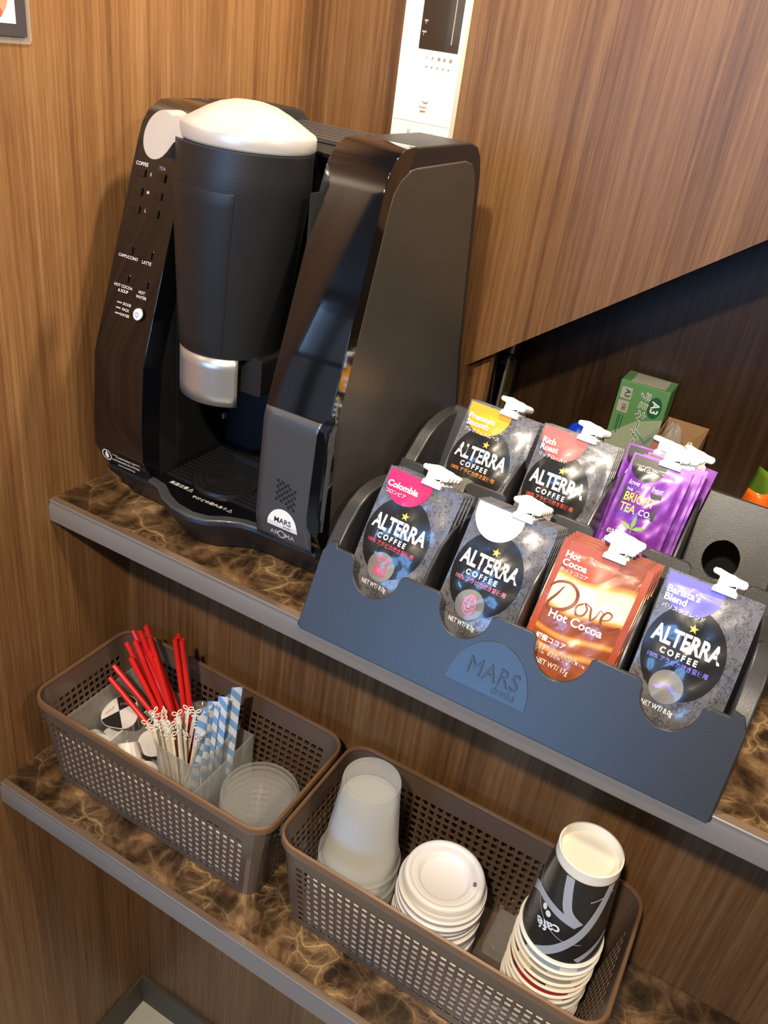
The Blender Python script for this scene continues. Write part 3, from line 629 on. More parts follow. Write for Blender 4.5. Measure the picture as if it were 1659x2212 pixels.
def tab(mb, S, cx, top, rx, ry, m):
    """the coloured flavour tab: half ellipse hanging from the top seal"""
    zc = top - 0.008
    mb.grid(lambda u, v: S(cx - rx + 2 * rx * u, zc + (top - zc) * v), 14, 1, m)
    mb.disk((cx, zc), rx, ry - (top - zc), S, m, 7, 28, PI, 2 * PI)
def star(mb, S, cx, cz, r, m, n_=5):
    vs = [S(cx + (r if i % 2 == 0 else r * 0.42) * math.sin(PI * i / n_), cz + (r if i % 2 == 0 else r * 0.42) * math.cos(PI * i / n_)) for i in range(2 * n_)] + [S(cx, cz)]
    mb.add(vs, [(i, (i + 1) % (2 * n_), 2 * n_) for i in range(2 * n_)], m)
def icon(mb, S, kind, cx, cz, m):
    def line(pts, w):
        for (x0, z0), (x1, z1) in zip(pts[:-1], pts[1:]):
            d = Vector((x1 - x0, z1 - z0)); L_ = d.length or 1; nx, nz = -d.y / L_ * w, d.x / L_ * w
            mb.add([S(cx + x0 + nx, cz + z0 + nz), S(cx + x0 - nx, cz + z0 - nz), S(cx + x1 - nx, cz + z1 - nz), S(cx + x1 + nx, cz + z1 + nz)], [(0, 1, 2, 3)], m)
    k = 0.001
    if kind == 'sack':
        line([(-6 * k, 6 * k), (-5.4 * k, 0), (-7 * k, -8 * k), (0, -9 * k), (7 * k, -8 * k), (5.4 * k, 0), (6 * k, 6 * k), (-6 * k, 6 * k)], 0.6 * k)
        line([(-6.5 * k, 8 * k), (-3 * k, 9.5 * k), (0, 8 * k), (3 * k, 9.5 * k), (6.5 * k, 8 * k)], 1.1 * k); line([(-5.2 * k, -6.5 * k), (0, 2 * k), (5.2 * k, -6.5 * k), (-5.2 * k, -6.5 * k)], 0.5 * k)
        mb.disk((cx - 1 * k, cz - 3.5 * k), 2.3 * k, 2.5 * k, S, m, 1, 10)
    elif kind == 'mask':
        line([(6 * k * math.sin(2 * PI * i / 16), 10 * k * math.cos(2 * PI * i / 16)) for i in range(17)], 0.7 * k); line([(0, 9 * k), (0, -3 * k)], 0.9 * k); line([(-1.5 * k, -6 * k), (1.5 * k, -6 * k)], 0.8 * k)
        for s_ in (-1, 1): line([(s_ * 1.2 * k, 1 * k), (s_ * 4.5 * k, 2 * k)], 0.6 * k); line([(s_ * 2 * k, 8 * k), (s_ * 3.5 * k, 4 * k)], 0.5 * k); line([(s_ * 4.6 * k, -1 * k), (s_ * 1.6 * k, -7 * k)], 0.6 * k)
    elif kind == 'horn':
        line([(-9 * k, -9 * k), (-3 * k, -3 * k), (3 * k, 4 * k), (9 * k, 8 * k), (12 * k, 5 * k)], 0.8 * k); line([(-9 * k, -9 * k), (-3 * k, -9 * k), (-3 * k, -3 * k)], 0.9 * k)
    elif kind == 'sun':
        for i in range(7): line([(-9 * k + 3 * k * i, -2 * k), (-9 * k + 3 * k * i, (2 + 4 * (i % 2)) * k)], 0.7 * k)
        line([(-9 * k, -4 * k), (9 * k, -4 * k)], 0.8 * k)
    elif kind == 'moustache':
        for s_ in (-1, 1):
            for q in range(7):
                a, b_ = q / 7, (q + 1) / 7; h = lambda t: 2.3 * k * math.sin(PI * (t * 0.9 + 0.08)); zz = lambda t: 2.6 * k * math.cos(PI * 1.22 * t)
                mb.add([S(cx + s_ * 11 * k * a, cz + zz(a) - h(a)), S(cx + s_ * 11 * k * b_, cz + zz(b_) - h(b_)), S(cx + s_ * 11 * k * b_, cz + zz(b_) + h(b_)), S(cx + s_ * 11 * k * a, cz + zz(a) + h(a))], [(0, 1, 2, 3)], m)
def coffee_pouch(seed, tabcol, inkcol, lines, jp, kind, deco=None, txtcol='white', wname=None):
    W_, H_ = 0.0865, 0.1480
    r, S = pouch('coffee_pouch', W_, H_, M['foil'], seed)
    g_ = MB(); s1 = lambda x, v: S(x, v, 0.00035); s2 = lambda x, v: S(x, v, 0.0007); s3 = lambda x, v: S(x, v, 0.00105)
    g_.disk((0.0375, 0.0790), 0.0365, 0.0440, s1, M['black'], 8, 36)
    g_.disk((0.0345, 0.0455), 0.0152, 0.0158, s2, M['disc'], 3, 28)
    tm = ink('tab_' + kind, tabcol); im = ink('ink_' + kind, inkcol)
    tab(g_, s2, 0.0275, 0.1462, 0.0255, 0.0335, tm)
    for i, t_ in enumerate(lines): g_.text(t_, (0.0045, 0.1305 - 0.0078 * i), 0.0092, s3, M[txtcol], 0.03, 1.0, 'LEFT')
    if jp.strip(): g_.text(jp, (0.0050, 0.1300 - 0.0078 * len(lines)), 0.0050, s3, M[txtcol], 0.006, 1.0, 'LEFT')
    star(g_, s2, 0.0385, 0.1040, 0.0046, M['gold'])
    g_.text('ALTERRA', (0.0375, 0.0890), 0.0222, s2, M['white'], 0.033, 0.66, 'CENTER', 0, 0, 1.02)
    g_.text('COFFEE', (0.0345, 0.0755), 0.0078, s2, M['white'], 0.035, 0.9, 'CENTER', 0, 0, 1.55)
    g_.text('100% アラビカ焼き豆使用', (0.0360, 0.0680), 0.0056, s2, im, 0.012, 0.88)
    icon(g_, s3, kind, 0.0345, 0.0455, im)
    g_.text('NET WT/ 8.0g', (0.0340, 0.0245), 0.0068, s2, M['white'], 0.012, 0.72)
    g_.build('printed_front', r, auto=75)
    spout(r, 0.0500, H_, 0.0255); return r
def cocoa_pouch(seed):
    W_, H_ = 0.0885, 0.1450
    r, S = pouch('cocoa_pouch', W_, H_, M['cocoa'], seed)
    g_ = MB(); s1 = lambda x, v: S(x, v, 0.0004); s2 = lambda x, v: S(x, v, 0.0008)
    g_.grid(lambda u, v: s1(0.0008 + 0.006 * u, H_ * v * 0.985 + 0.001), 1, 20, M['cocoatab']); g_.grid(lambda u, v: s1(W_ - 0.0068 + 0.006 * u, H_ * v * 0.985 + 0.001), 1, 20, M['cocoatab'])
    tab(g_, s1, 0.0300, 0.1435, 0.0275, 0.0320, M['cocoatab'])
    g_.text('Hot', (0.0065, 0.1300), 0.0092, s2, M['white'], 0.03, 1, 'LEFT'); g_.text('Cocoa', (0.0065, 0.1220), 0.0092, s2, M['white'], 0.03, 1, 'LEFT'); g_.text('ホットココア', (0.0065, 0.1145), 0.0048, s2, M['white'], 0.0, 1, 'LEFT')
    # script lettering of the name, drawn as swelling strokes
    def stroke(pts, ws):
        n_ = 40; P = []
        for i in range(n_ + 1):
            t = i / n_ * (len(pts) - 1); k_ = min(int(t), len(pts) - 2); f = t - k_
            p0 = pts[max(k_ - 1, 0)]; p1 = pts[k_]; p2 = pts[k_ + 1]; p3 = pts[min(k_ + 2, len(pts) - 1)]
            q = [0.5 * (2 * p1[a] + (p2[a] - p0[a]) * f + (2 * p0[a] - 5 * p1[a] + 4 * p2[a] - p3[a]) * f * f + (3 * p1[a] - p0[a] - 3 * p2[a] + p3[a]) * f ** 3) for a in (0, 1)]
            w0 = ws[k_]; w1 = ws[min(k_ + 1, len(ws) - 1)]; P.append((q[0], q[1], w0 + (w1 - w0) * f))
        vs = []
        for i in range(n_ + 1):
            a = P[max(i - 1, 0)]; b_ = P[min(i + 1, n_)]; dx, dz = b_[0] - a[0], b_[1] - a[1]; L_ = math.hypot(dx, dz) or 1
            w = P[i][2] * 0.001; nx, nz = -dz / L_ * w, dx / L_ * w
            vs += [s2((P[i][0] * 0.001 + nx), (P[i][1] * 0.001 + nz)), s2((P[i][0] * 0.001 - nx), (P[i][1] * 0.001 - nz))]
        g_.add(vs, [(2 * i, 2 * i + 1, 2 * i + 3, 2 * i + 2) for i in range(n_)], M['brown'])
    stroke([(18, 100), (14, 90), (9, 80), (13, 76), (25, 79), (33, 88), (32, 99), (23, 105), (12, 103), (6, 97), (4, 93)], [0.5, 1.1, 1.3, 1.1, 1.6, 1.7, 1.5, 1.2, 1.2, 0.8, 0.3])
    stroke([(41, 92), (36, 87), (38, 80), (44, 81), (46, 88), (42, 93), (49, 91)], [0.7, 1.0, 1.0, 0.9, 0.8, 0.6, 0.5])
    stroke([(49, 91), (51, 84), (53, 80), (56, 85), (58, 92), (62, 90)], [0.8, 1.1, 0.9, 0.7, 0.6, 0.5])
    stroke([(62, 84), (68, 87), (69, 92), (64, 93), (61, 86), (64, 79), (72, 79), (80, 84)], [0.5, 0.7, 0.8, 0.9, 1.1, 1.1, 0.9, 0.4])
    g_.text('Hot Cocoa', (0.0410, 0.0715), 0.0118, s2, M['white'], 0.022, 1.0)
    g_.text('調整ココア', (0.0110, 0.0465), 0.0062, s2, M['white'], 0.02, 1.0, 'LEFT')
    g_.text('葉焙煎香料 1パック17g当たり\nエネルギー 64kcal、たんぱく質 1.5g\n脂質 1.2g、炭水化物 12.7g', (0.0110, 0.0365), 0.0036, s2, M['white'], 0.0, 0.95, 'LEFT')
    g_.text('NET WT/ 17g', (0.0360, 0.0245), 0.0072, s2, M['white'], 0.006, 0.8)
    g_.build('printed_front', r, auto=75)
    spout(r, 0.0510, H_, 0.026); return r
def tea_pouch(seed):
    W_, H_ = 0.0640, 0.1480
    r, S = pouch('tea_pouch', W_, H_, M['purple'], seed, 0.005)
    g_ = MB(); s1 = lambda x, v: S(x, v, 0.0004); s2 = lambda x, v: S(x, v, 0.0008)
    tab(g_, s1, 0.0200, 0.1462, 0.0180, 0.0250, M['black'])
    g_.text('Earl Grey', (0.0195, 0.1330), 0.0058, s2, M['white'], 0.02, 0.85)
    g_.text('love the best', (0.0250, 0.1170), 0.0078, s2, M['white'], 0.01, 0.9, 'CENTER', 0.25)
    g_.prism([[(0.0050, 0.0810), (0.0460, 0.0840), (0.0445, 0.1130), (0.0045, 0.1125)]], s1, lambda x, v: S(x, v, 0.0001), M['black'])
    g_.text('THE', (0.0110, 0.1090), 0.0036, s2, M['white'], 0.01)
    for a_ in range(5): g_.add([s2(0.0205 + 0.001 * math.cos(t) * q, 0.1070 + 0.001 * math.sin(t) * q) for t, q in ((a_ * PI / 4 - 0.15, 1.6), (a_ * PI / 4 - 0.1, 3.6), (a_ * PI / 4 + 0.1, 3.6), (a_ * PI / 4 + 0.15, 1.6))], [(0, 1, 2, 3)], M['yellow'])
    g_.text('BRIGHT', (0.0245, 0.1010), 0.0132, s2, M['yellow'], 0.014, 0.72)
    g_.text('TEA', (0.0165, 0.0890), 0.0132, s2, M['yellow'], 0.014, 0.72); g_.text('CO.', (0.0355, 0.0890), 0.0092, s2, M['white'], 0.014, 0.85)
    for a_, L_ in ((1.57, 0.0165), (2.75, 0.0150), (0.42, 0.0160)):
        c_, s_ = math.cos(a_), math.sin(a_)
        vs = [s2(0.0285 + c_ * L_ * t - s_ * w, 0.0690 + s_ * L_ * t + c_ * w) for t, w in ((0, 0), (0.35, 0.0023), (0.7, 0.0016), (1, 0), (0.7, -0.0016), (0.35, -0.0023))]
        g_.add(vs, [(0, 1, 2, 3, 4, 5)], M['leaf'])
    g_.add([s2(x, v) for x, v in ((0.0279, 0.050), (0.0286, 0.050), (0.0290, 0.0695), (0.0281, 0.0695))], [(0, 1, 2, 3)], M['leaf'])
    for q in range(14):
        a_ = 2 * PI * q / 14; c_, s_ = math.cos(a_), math.sin(a_)
        g_.add([s1(0.031 + c_ * 0.003 - s_ * w + c_ * t, 0.052 + s_ * 0.003 + c_ * w + s_ * t) for t, w in ((0, 0), (0.004, 0.0011), (0.009, 0), (0.004, -0.0011))], [(0, 1, 2, 3)], M['lilac'])
    g_.text('earl\n grey', (0.0110, 0.0570), 0.0105, s2, M['white'], -0.002, 0.85, 'CENTER', 0.3)
    g_.build('printed_front', r, auto=75)
    spout(r, 0.0400, H_, 0.027); return r
def place(o, x, z, y0, rz=0.0, tilt=TILT, roll=0.0):
    o.location = (x, y0 + 0.5 * z, z); o.rotation_euler = (tilt, roll, rz); return o
def behind(o, offs, label, group):
    for dx, dn, dz in offs:
        c_ = copy_tree(o); c_.location = Vector(o.location) + Vector((dx, dn, dz)); c_['label'] = label; c_['group'] = group
Z1 = 0.0185; Z2 = 0.0560; Y1 = 0.0350; Y2 = 0.1620
p = place(coffee_pouch(1, (0.62, 0.01, 0.12), (0.75, 0.05, 0.12), ['Colombia'], 'コロンビア', 'sack'), 0.3905, Z1, Y1, roll=0.05)
tag(p, 'slate coffee pouch with magenta top tab, front of the lower left slot', 'coffee pouch', 'magenta tab coffee pouches')
behind(p, [(0.0018 * k, 0.0058 * k, -0.0022 * k) for k in (1, 2, 3)], 'slate coffee pouch mostly hidden directly behind the magenta tab pouch', 'magenta tab coffee pouches')
p = place(coffee_pouch(2, (0.90, 0.80, 0.84), (0.80, 0.20, 0.35), [], ' ', 'mask', txtcol='cap'), 0.4930, Z1, Y1, roll=0.04)
tag(p, 'slate coffee pouch with white top tab and face icon, front lower slot', 'coffee pouch', 'white tab coffee pouches')
behind(p, [(0.0009 * k, 0.0058 * k, -0.0018 * k) for k in (1, 2, 3, 4)], 'slate coffee pouch mostly hidden directly behind the white tab pouch', 'white tab coffee pouches')
p = place(cocoa_pouch(3), 0.5895, Z1 - 0.002, Y1 - 0.001, roll=0.025)
tag(p, 'brown and cream hot cocoa pouch in the lower tier, nearest the front', 'cocoa pouch', 'hot cocoa pouches')
behind(p, [(0.0015 * k, 0.0062 * k, -0.0002 * k) for k in (1, 2, 3)], 'brown cocoa pouch mostly hidden behind the foremost hot cocoa pouch', 'hot cocoa pouches')
p = place(coffee_pouch(4, (0.17, 0.16, 0.80), (0.22, 0.20, 0.85), ["Barista's", 'Blend'], 'バリスタブレンド', 'moustache'), 0.6900, Z1 + 0.001, Y1, roll=0.02)
tag(p, 'slate coffee pouch with blue violet top tab and moustache icon, lower right slot', 'coffee pouch')
p = place(coffee_pouch(5, (0.90, 0.36, 0.01), (0.80, 0.28, 0.05), ['Premium', 'Smooth'], 'プレミアムスムース', 'horn'), 0.4115, Z2, Y2, roll=0.04)
tag(p, 'slate coffee pouch with orange top tab, front of upper left slot', 'coffee pouch', 'orange tab coffee pouches')
behind(p, [(0.0002 * k, 0.0060 * k, -0.0022 * k) for k in (1, 2, 3, 4)], 'slate coffee pouch mostly hidden behind the orange tab pouch', 'orange tab coffee pouches')
p = place(coffee_pouch(6, (0.78, 0.12, 0.11), (0.80, 0.12, 0.10), ['Rich', 'Roast'], 'リッチロースト', 'sun'), 0.5050, Z2, Y2, roll=0.03)
tag(p, 'slate coffee pouch with red top tab, front of upper middle slot', 'coffee pouch', 'red tab coffee pouches')
behind(p, [(0.0010 * k, 0.0060 * k, -0.0020 * k) for k in (1, 2, 3)], 'slate coffee pouch mostly hidden behind the red tab pouch', 'red tab coffee pouches')
tp = tea_pouch(7); p = place(tp, 0.6080, Z2, Y2, rz=0.0, roll=0.02)
tag(p, 'purple earl grey tea pouch with black square, foremost of its slot', 'tea pouch', 'purple tea pouches')
behind(p, [(0.0085, 0.008, -0.002), (0.0120, 0.015, -0.001)], 'purple tea pouch showing a sliver right behind the foremost tea pouch', 'purple tea pouches')
c_ = copy_tree(tp); place(c_, 0.6230, Z2 - 0.004, Y2 + 0.040, rz=0.06, roll=0.09); tag(c_, 'rearmost purple tea pouch leaning right with a pale crumpled corner', 'tea pouch', 'purple tea pouches')
c_ = copy_tree(tp); place(c_, 0.6020, Z2 - 0.004, Y2 + 0.032, rz=0.0, roll=-0.03); tag(c_, 'purple tea pouch whose left edge shows behind the foremost tea pouch', 'tea pouch', 'purple tea pouches')

# ---------------------------------------------------------------- wall controller and laminated photo
wc = empty('wall_controller', (0.2005, YW, 0.50)); tag(wc, 'white wall control panel with dark screen on the wood wall above the machine', 'control panel')
def wp(mb, name, par=None, **k):
    mb.v = [tuple(Vector(v) - Vector((0.2005, YW, 0.50))) for v in mb.v]; return mb.build(name, par or wc, **k)
wp(MB().prism([rrect(0.1585, 0.400, 0.2425, 0.655, 0.004)], lambda x, z: (x, YW - 0.014, z), lambda x, z: (x, YW, z), M['controller']), 'housing', bevel=0.0016, seg=3)
wp(MB().prism([rrect(0.1840, 0.5265, 0.2385, 0.640, 0.0008)], lambda x, z: (x, YW - 0.0148, z), lambda x, z: (x, YW - 0.013, z), M['screen']), 'screen', smooth=False)
wp(MB().box((0.161, YW - 0.0143, 0.4435), (0.240, YW - 0.0139, 0.4440), M['greyp']), 'flap_seam', smooth=False)
tx = MB(); wf_ = lambda x, z: (x, YW - 0.0146, z)
for s_, x, z, k_ in (('Panasonic', 0.2020, 0.4620, 3.6),): tx.text(s_, (x, z), k_ * 0.001, wf_, ink('pale_lettering', (0.30, 0.24, 0.18)), 0.008)
for i in range(5): tx.add([wf_(0.196 + i * 0.0078 + a, 0.5085 + b_) for a, b_ in ((0, 0), (0.004, 0), (0.002, -0.0026))], [(0, 1, 2)], M['pale_lettering'])
for x in (0.1835, 0.1855, 0.2190): tx.add([wf_(x + a, 0.4290 + b_) for a, b_ in ((0, 0), (0.0010, 0), (0.0010, 0.005), (0, 0.005))], [(0, 1, 2, 3)], M['pale_lettering'])
for i, w_ in enumerate((0.0010, 0.0018, 0.0040, 0.0030, 0.0042)): tx.add([wf_(0.1965 + i * 0.0080 + a, 0.5160 + b_) for a, b_ in ((0, 0), (w_, 0), (w_, 0.0036), (0, 0.0036))], [(0, 1, 2, 3)], M['pale_lettering'])
tx.add([wf_(x, z) for x, z in ((0.1975, 0.4562), (0.2055, 0.4562), (0.2055, 0.4580), (0.1975, 0.4580))], [(0, 1, 2, 3)], M['pale_lettering'])
wp(tx, 'printed_marks', smooth=False)
tx = MB(); ws_ = lambda x, z: (x, YW - 0.0151, z)
ink('screen_marks', (0.35, 0.32, 0.26))
for x_, z_, w_ in ((0.1880, 0.5560, 0.0048), (0.1893, 0.5535, 0.0012), (0.1862, 0.5440, 0.0062), (0.1880, 0.5410, 0.0012)): tx.add([ws_(x_, z_), ws_(x_ + w_, z_), ws_(x_ + w_, z_ + 0.0022), ws_(x_, z_ + 0.0022)], [(0, 1, 2, 3)], M['screen_marks'])
tx.add([ws_(x, z) for x, z in ((0.2275, 0.5345), (0.2290, 0.5345), (0.2290, 0.620), (0.2278, 0.620))], [(0, 1, 2, 3)], M['screen_marks'])
wp(tx, 'screen_marks', smooth=False)
wp(MB().lathe([(0.0045, 0), (0.0045, 0.002), (0.0035, 0.003)], (0, 0, 0), M['controller'], 20, capt=True), 'sensor_dome')
so = [c for c in kids(wc) if c.name.startswith('sensor')][0]; so.location = (0.0035, -0.014, -0.0285); so.rotation_euler = (PI / 2, 0, 0)
for v in so.data.vertices: v.co += Vector((0.2005, YW, 0.50))

ph = empty('laminated_photo', (0.0005, -0.10, 0.487)); tag(ph, 'laminated photo of a person in a pale cap on the left wood wall', 'photo')
def pp(mb, name, **k): 
    mb.v = [tuple(Vector(v) - Vector((0.0005, -0.10, 0.487))) for v in mb.v]; return mb.build(name, ph, **k)
def yz(pts, x0, x1): return [pts], (lambda y, z: (x0, y, z)), (lambda y, z: (x1, y, z))
pp(MB().prism(*yz(rrect(-0.22, 0.4860, 0.0255, 0.66, 0.005), 0.0006, 0.0022), M['acrylic']), 'laminate_sleeve', smooth=False)
pp(MB().prism(*yz(rrect(-0.214, 0.4920, 0.0200, 0.65, 0.0005), 0.0024, 0.0030), ink('photo_border', (0.050, 0.045, 0.055))), 'border', smooth=False)
im_ = MB(); im_.prism(*yz(rrect(-0.20, 0.5020, 0.0080, 0.64, 0.0005), 0.0031, 0.0034), ink('photo_sky', (0.80, 0.84, 0.88)))
def pdisk(cy, cz, ry, rz, m, x, a0=0, a1=2 * PI): im_.disk((cy, cz), ry, rz, lambda y, z: (x, y, z), m, 3, 24, a0, a1)
pdisk(-0.022, 0.524, 0.023, 0.021, ink('photo_skin', (0.55, 0.26, 0.17)), 0.0036); pdisk(-0.022, 0.5335, 0.028, 0.016, ink('photo_cap', (0.62, 0.55, 0.56)), 0.0038, 0, PI)
pdisk(-0.018, 0.510, 0.012, 0.006, ink('photo_red', (0.52, 0.10, 0.05)), 0.0038); im_.add([(0.0040, y, z) for y, z in ((-0.068, 0.5335), (-0.0048, 0.5290), (-0.0048, 0.5315), (-0.068, 0.5360))], [(0, 1, 2, 3)], M['photo_border'])
pp(im_, 'picture', smooth=False)

# ---------------------------------------------------------------- things in the niche
def T3(o, lab, cat, grp=None): return tag(o, lab, cat, grp)
gb = empty('carton', (0.555, 0.598, 0.0), (0, 0, 0.0)); T3(gb, 'tall green laminating film carton standing in the niche behind the rack', 'carton')
def gp(mb, name, **k): return mb.build(name, gb, **k)
gw, gd, gh = 0.0730, 0.052, 0.148
gp(MB().box((-gw / 2 - 0.003, 0, 0), (gw / 2 - 0.003, gd, gh), M['green']), 'box_body', bevel=0.0008, smooth=False)
q = MB(); gf = lambda o: (lambda x, z: (x - 0.003, -o, z))
q.prism([[(-gw / 2, 0.0), (gw / 2, 0.0), (gw / 2, 0.105), (0.0, 0.092), (-gw / 2, 0.060)]], gf(0.0004), gf(0.0), M['palegreen'])
q.disk((0.0205, 0.1195), 0.0100, 0.0165, gf(0.0006), M['dkgreen'], 2, 24)
q.text('A3', (0.0205, 0.1195), 0.0165, gf(0.0010), M['white'], 0.02, rot=-PI / 2)
for z in (0.1300, 0.1090): q.prism([rrect(-0.032, z - 0.009, -0.016, z + 0.009, 0.002)], gf(0.0008), gf(0.0004), ink('label_grey', (0.42, 0.40, 0.34)))
q.text('A3', (-0.0225, 0.1300), 0.0110, gf(0.0012), M['dkgreen'], 0.02, rot=-PI / 2); q.text('100', (-0.0225, 0.1090), 0.0090, gf(0.0012), M['dkgreen'], 0.01, 0.85, rot=-PI / 2)
q.text('ラミネーター', (0.0030, 0.0960), 0.0165, gf(0.0008), M['white'], 0.05, 0.90, rot=-PI / 2); q.text('ラミネーター', (0.0030, 0.0960), 0.0165, gf(0.0012), M['dkgreen'], 0.0, 0.90, rot=-PI / 2)
for x_, z0_, z1_ in ((-0.0205, 0.073, 0.096), (-0.0245, 0.066, 0.096), (-0.0270, 0.070, 0.096)): q.add([gf(0.0008)(x_, z0_), gf(0.0008)(x_ + 0.0012, z0_), gf(0.0008)(x_ + 0.0012, z1_), gf(0.0008)(x_, z1_)], [(0, 1, 2, 3)], M['dkgreen'])
q.prism([[(0.010, 0.072), (0.022, 0.060), (0.030, 0.075), (0.027, 0.077), (0.021, 0.066), (0.012, 0.074)]], gf(0.0008), gf(0.0004), ink('pale_blue_print', (0.16, 0.28, 0.32)))
gp(q, 'front_print', smooth=False)
gp(MB().prism([[(-0.026, 0.004), (0.024, 0.006), (0.024, 0.046), (-0.026, 0.046)]], lambda x, y: (x, y, gh + 0.0004), lambda x, y: (x, y, gh), M['label_grey']), 'top_label', smooth=False)
bx = empty('open_carton', (0.6215, 0.530, 0.0)); T3(bx, 'small open pink and brown carton in the niche right of the green carton', 'carton')
b = MB()
w2, d2_, h2 = 0.0300, 0.104, 0.097
b.box((-w2, 0, 0), (w2, 0.0015, h2), M['pink']).box((-w2, d2_ - 0.0015, 0), (w2, d2_, h2 + 0.004), M['carton']).box((-w2, 0.0015, 0), (-w2 + 0.0015, d2_ - 0.0015, h2 + 0.002), M['carton']).box((w2 - 0.0015, 0.0015, 0), (w2, d2_ - 0.0015, h2 + 0.002), M['carton']).box((-w2 + 0.0015, 0.0015, 0.0), (w2 - 0.0015, d2_ - 0.0015, 0.0015), M['carton'])
b.build('carton_walls', bx, smooth=False)
def blob(name, c_, r_, m, seed, lab, cat, grp=None, n=24, amp=0.12):
    rnd = random.Random(seed); ph_ = [rnd.uniform(0, 6) for _ in range(4)]; mb = MB()
    def fn(u, v):
        t, q_ = 2 * PI * u, PI * (v - 0.5); k_ = 1 + amp * math.sin(3 * t + ph_[0]) * math.cos(q_) + amp * 0.7 * math.sin(5 * t + 4 * q_ + ph_[1]) * math.cos(q_)
        return (r_[0] * k_ * math.cos(q_) * math.cos(t), r_[1] * k_ * math.cos(q_) * math.sin(t), r_[2] * (1 + math.sin(q_)) * (1 + 0.4 * amp * math.sin(4 * t + ph_[2])) )
    mb.grid(fn, n, n // 2, m, True); o = mb.build(name, None, auto=50, weld=True); o.location = c_; return tag(o, lab, cat, grp)
blob('spoon_bundle', (0.608, 0.595, 0.002), (0.018, 0.020, 0.052), clear('wrapped_bundle', (0.75, 0.70, 0.62), 0.5, 0.3), 3, 'clear wrapped bundle standing in the open pink carton', 'wrapped bundle')
blob('paper_tissue', (0.636, 0.585, 0.002), (0.013, 0.014, 0.043), M['cream'], 5, 'crumpled cream paper in the right of the open pink carton', 'paper')
blob('bottle_cap', (0.474, 0.600, 0.0), (0.022, 0.020, 0.031), M['blue'], 8, 'bright blue plastic lump behind the red tab pouch', 'plastic bag', amp=0.05)
blob('plastic_wrap', (0.692, 0.50, 0.0), (0.030, 0.024, 0.017), clear('crumpled_wrap', (0.8, 0.8, 0.78), 0.45, 0.25), 9, 'crumpled clear plastic wrap behind the empty upper slot', 'plastic wrap', amp=0.25)
sb = empty('snack_bag', (0.745, 0.545, 0.0)); tag(sb, 'orange and lime green snack bag behind the right end of the rack', 'snack bag')
def sheet(z0, z1, x0, x1, m, name, ph0, y):
    mb = MB(); mb.grid(lambda u, v: (x0 + (x1 - x0) * u * (1 - 0.75 * v * (0.4 + 0.6 * u)) + 0.010 * v, y + 0.010 * math.sin(5 * u + ph0 + 3 * v) - 0.014 * math.sin(PI * u), z0 + (z1 - z0) * v), 14, 10, m); mb.build(name, sb, solid=0.0008)
sheet(0.0, 0.098, -0.022, 0.085, M['lime'], 'rear_sheet', 0.5, 0.020); sheet(0.0, 0.073, -0.025, 0.080, M['orange'], 'front_sheet', 1.2, 0.0)
# stand rods leaning at the left end of the niche
rd = empty('folding_stand', (0.36, 0.56, 0.0)); tag(rd, 'folded metal stand with thin steel legs leaning in the left end of the niche', 'stand')
def rp(a, b_, r_, m, name): mb = MB().tube([a, b_], r_, m, 12); mb.v = [tuple(Vector(v) - Vector((0.36, 0.56, 0.0))) for v in mb.v]; mb.build(name, rd)
rp((0.352, 0.545, 0.002), (0.352, 0.560, 0.142), 0.0024, M['metal'], 'leg'); rp((0.335, 0.575, 0.002), (0.322, 0.590, 0.150), 0.0014, M['brass'], 'leg'); rp((0.343, 0.585, 0.002), (0.346, 0.590, 0.135), 0.0016, M['brass'], 'leg')
rp((0.352, 0.560, 0.142), (0.354, 0.562, 0.148), 0.0045, M['dark'], 'clamp'); rp((0.354, 0.562, 0.150), (0.357, 0.568, 0.230), 0.0034, M['metal'], 'upper_tube')
rp((0.330, 0.585, 0.142), (0.362, 0.560, 0.140), 0.0032, M['dark'], 'cross_brace'); rp((0.328, 0.590, 0.165), (0.352, 0.565, 0.178), 0.0016, M['dark'], 'cross_brace'); rp((0.330, 0.588, 0.178), (0.352, 0.565, 0.160), 0.0014, M['dark'], 'cross_brace')
rp((0.330, 0.600, 0.12), (0.345, 0.600, 0.24), 0.011, M['dark'], 'head_block')
pk = tag(MB().box((-0.011, -0.004, 0), (0.011, 0.004, 0.19), M['dark']).build('black_folder', None, bevel=0.0005), 'narrow black folder standing upright at the left end of the niche', 'folder'); pk.location = (0.405, 0.76, 0.0)

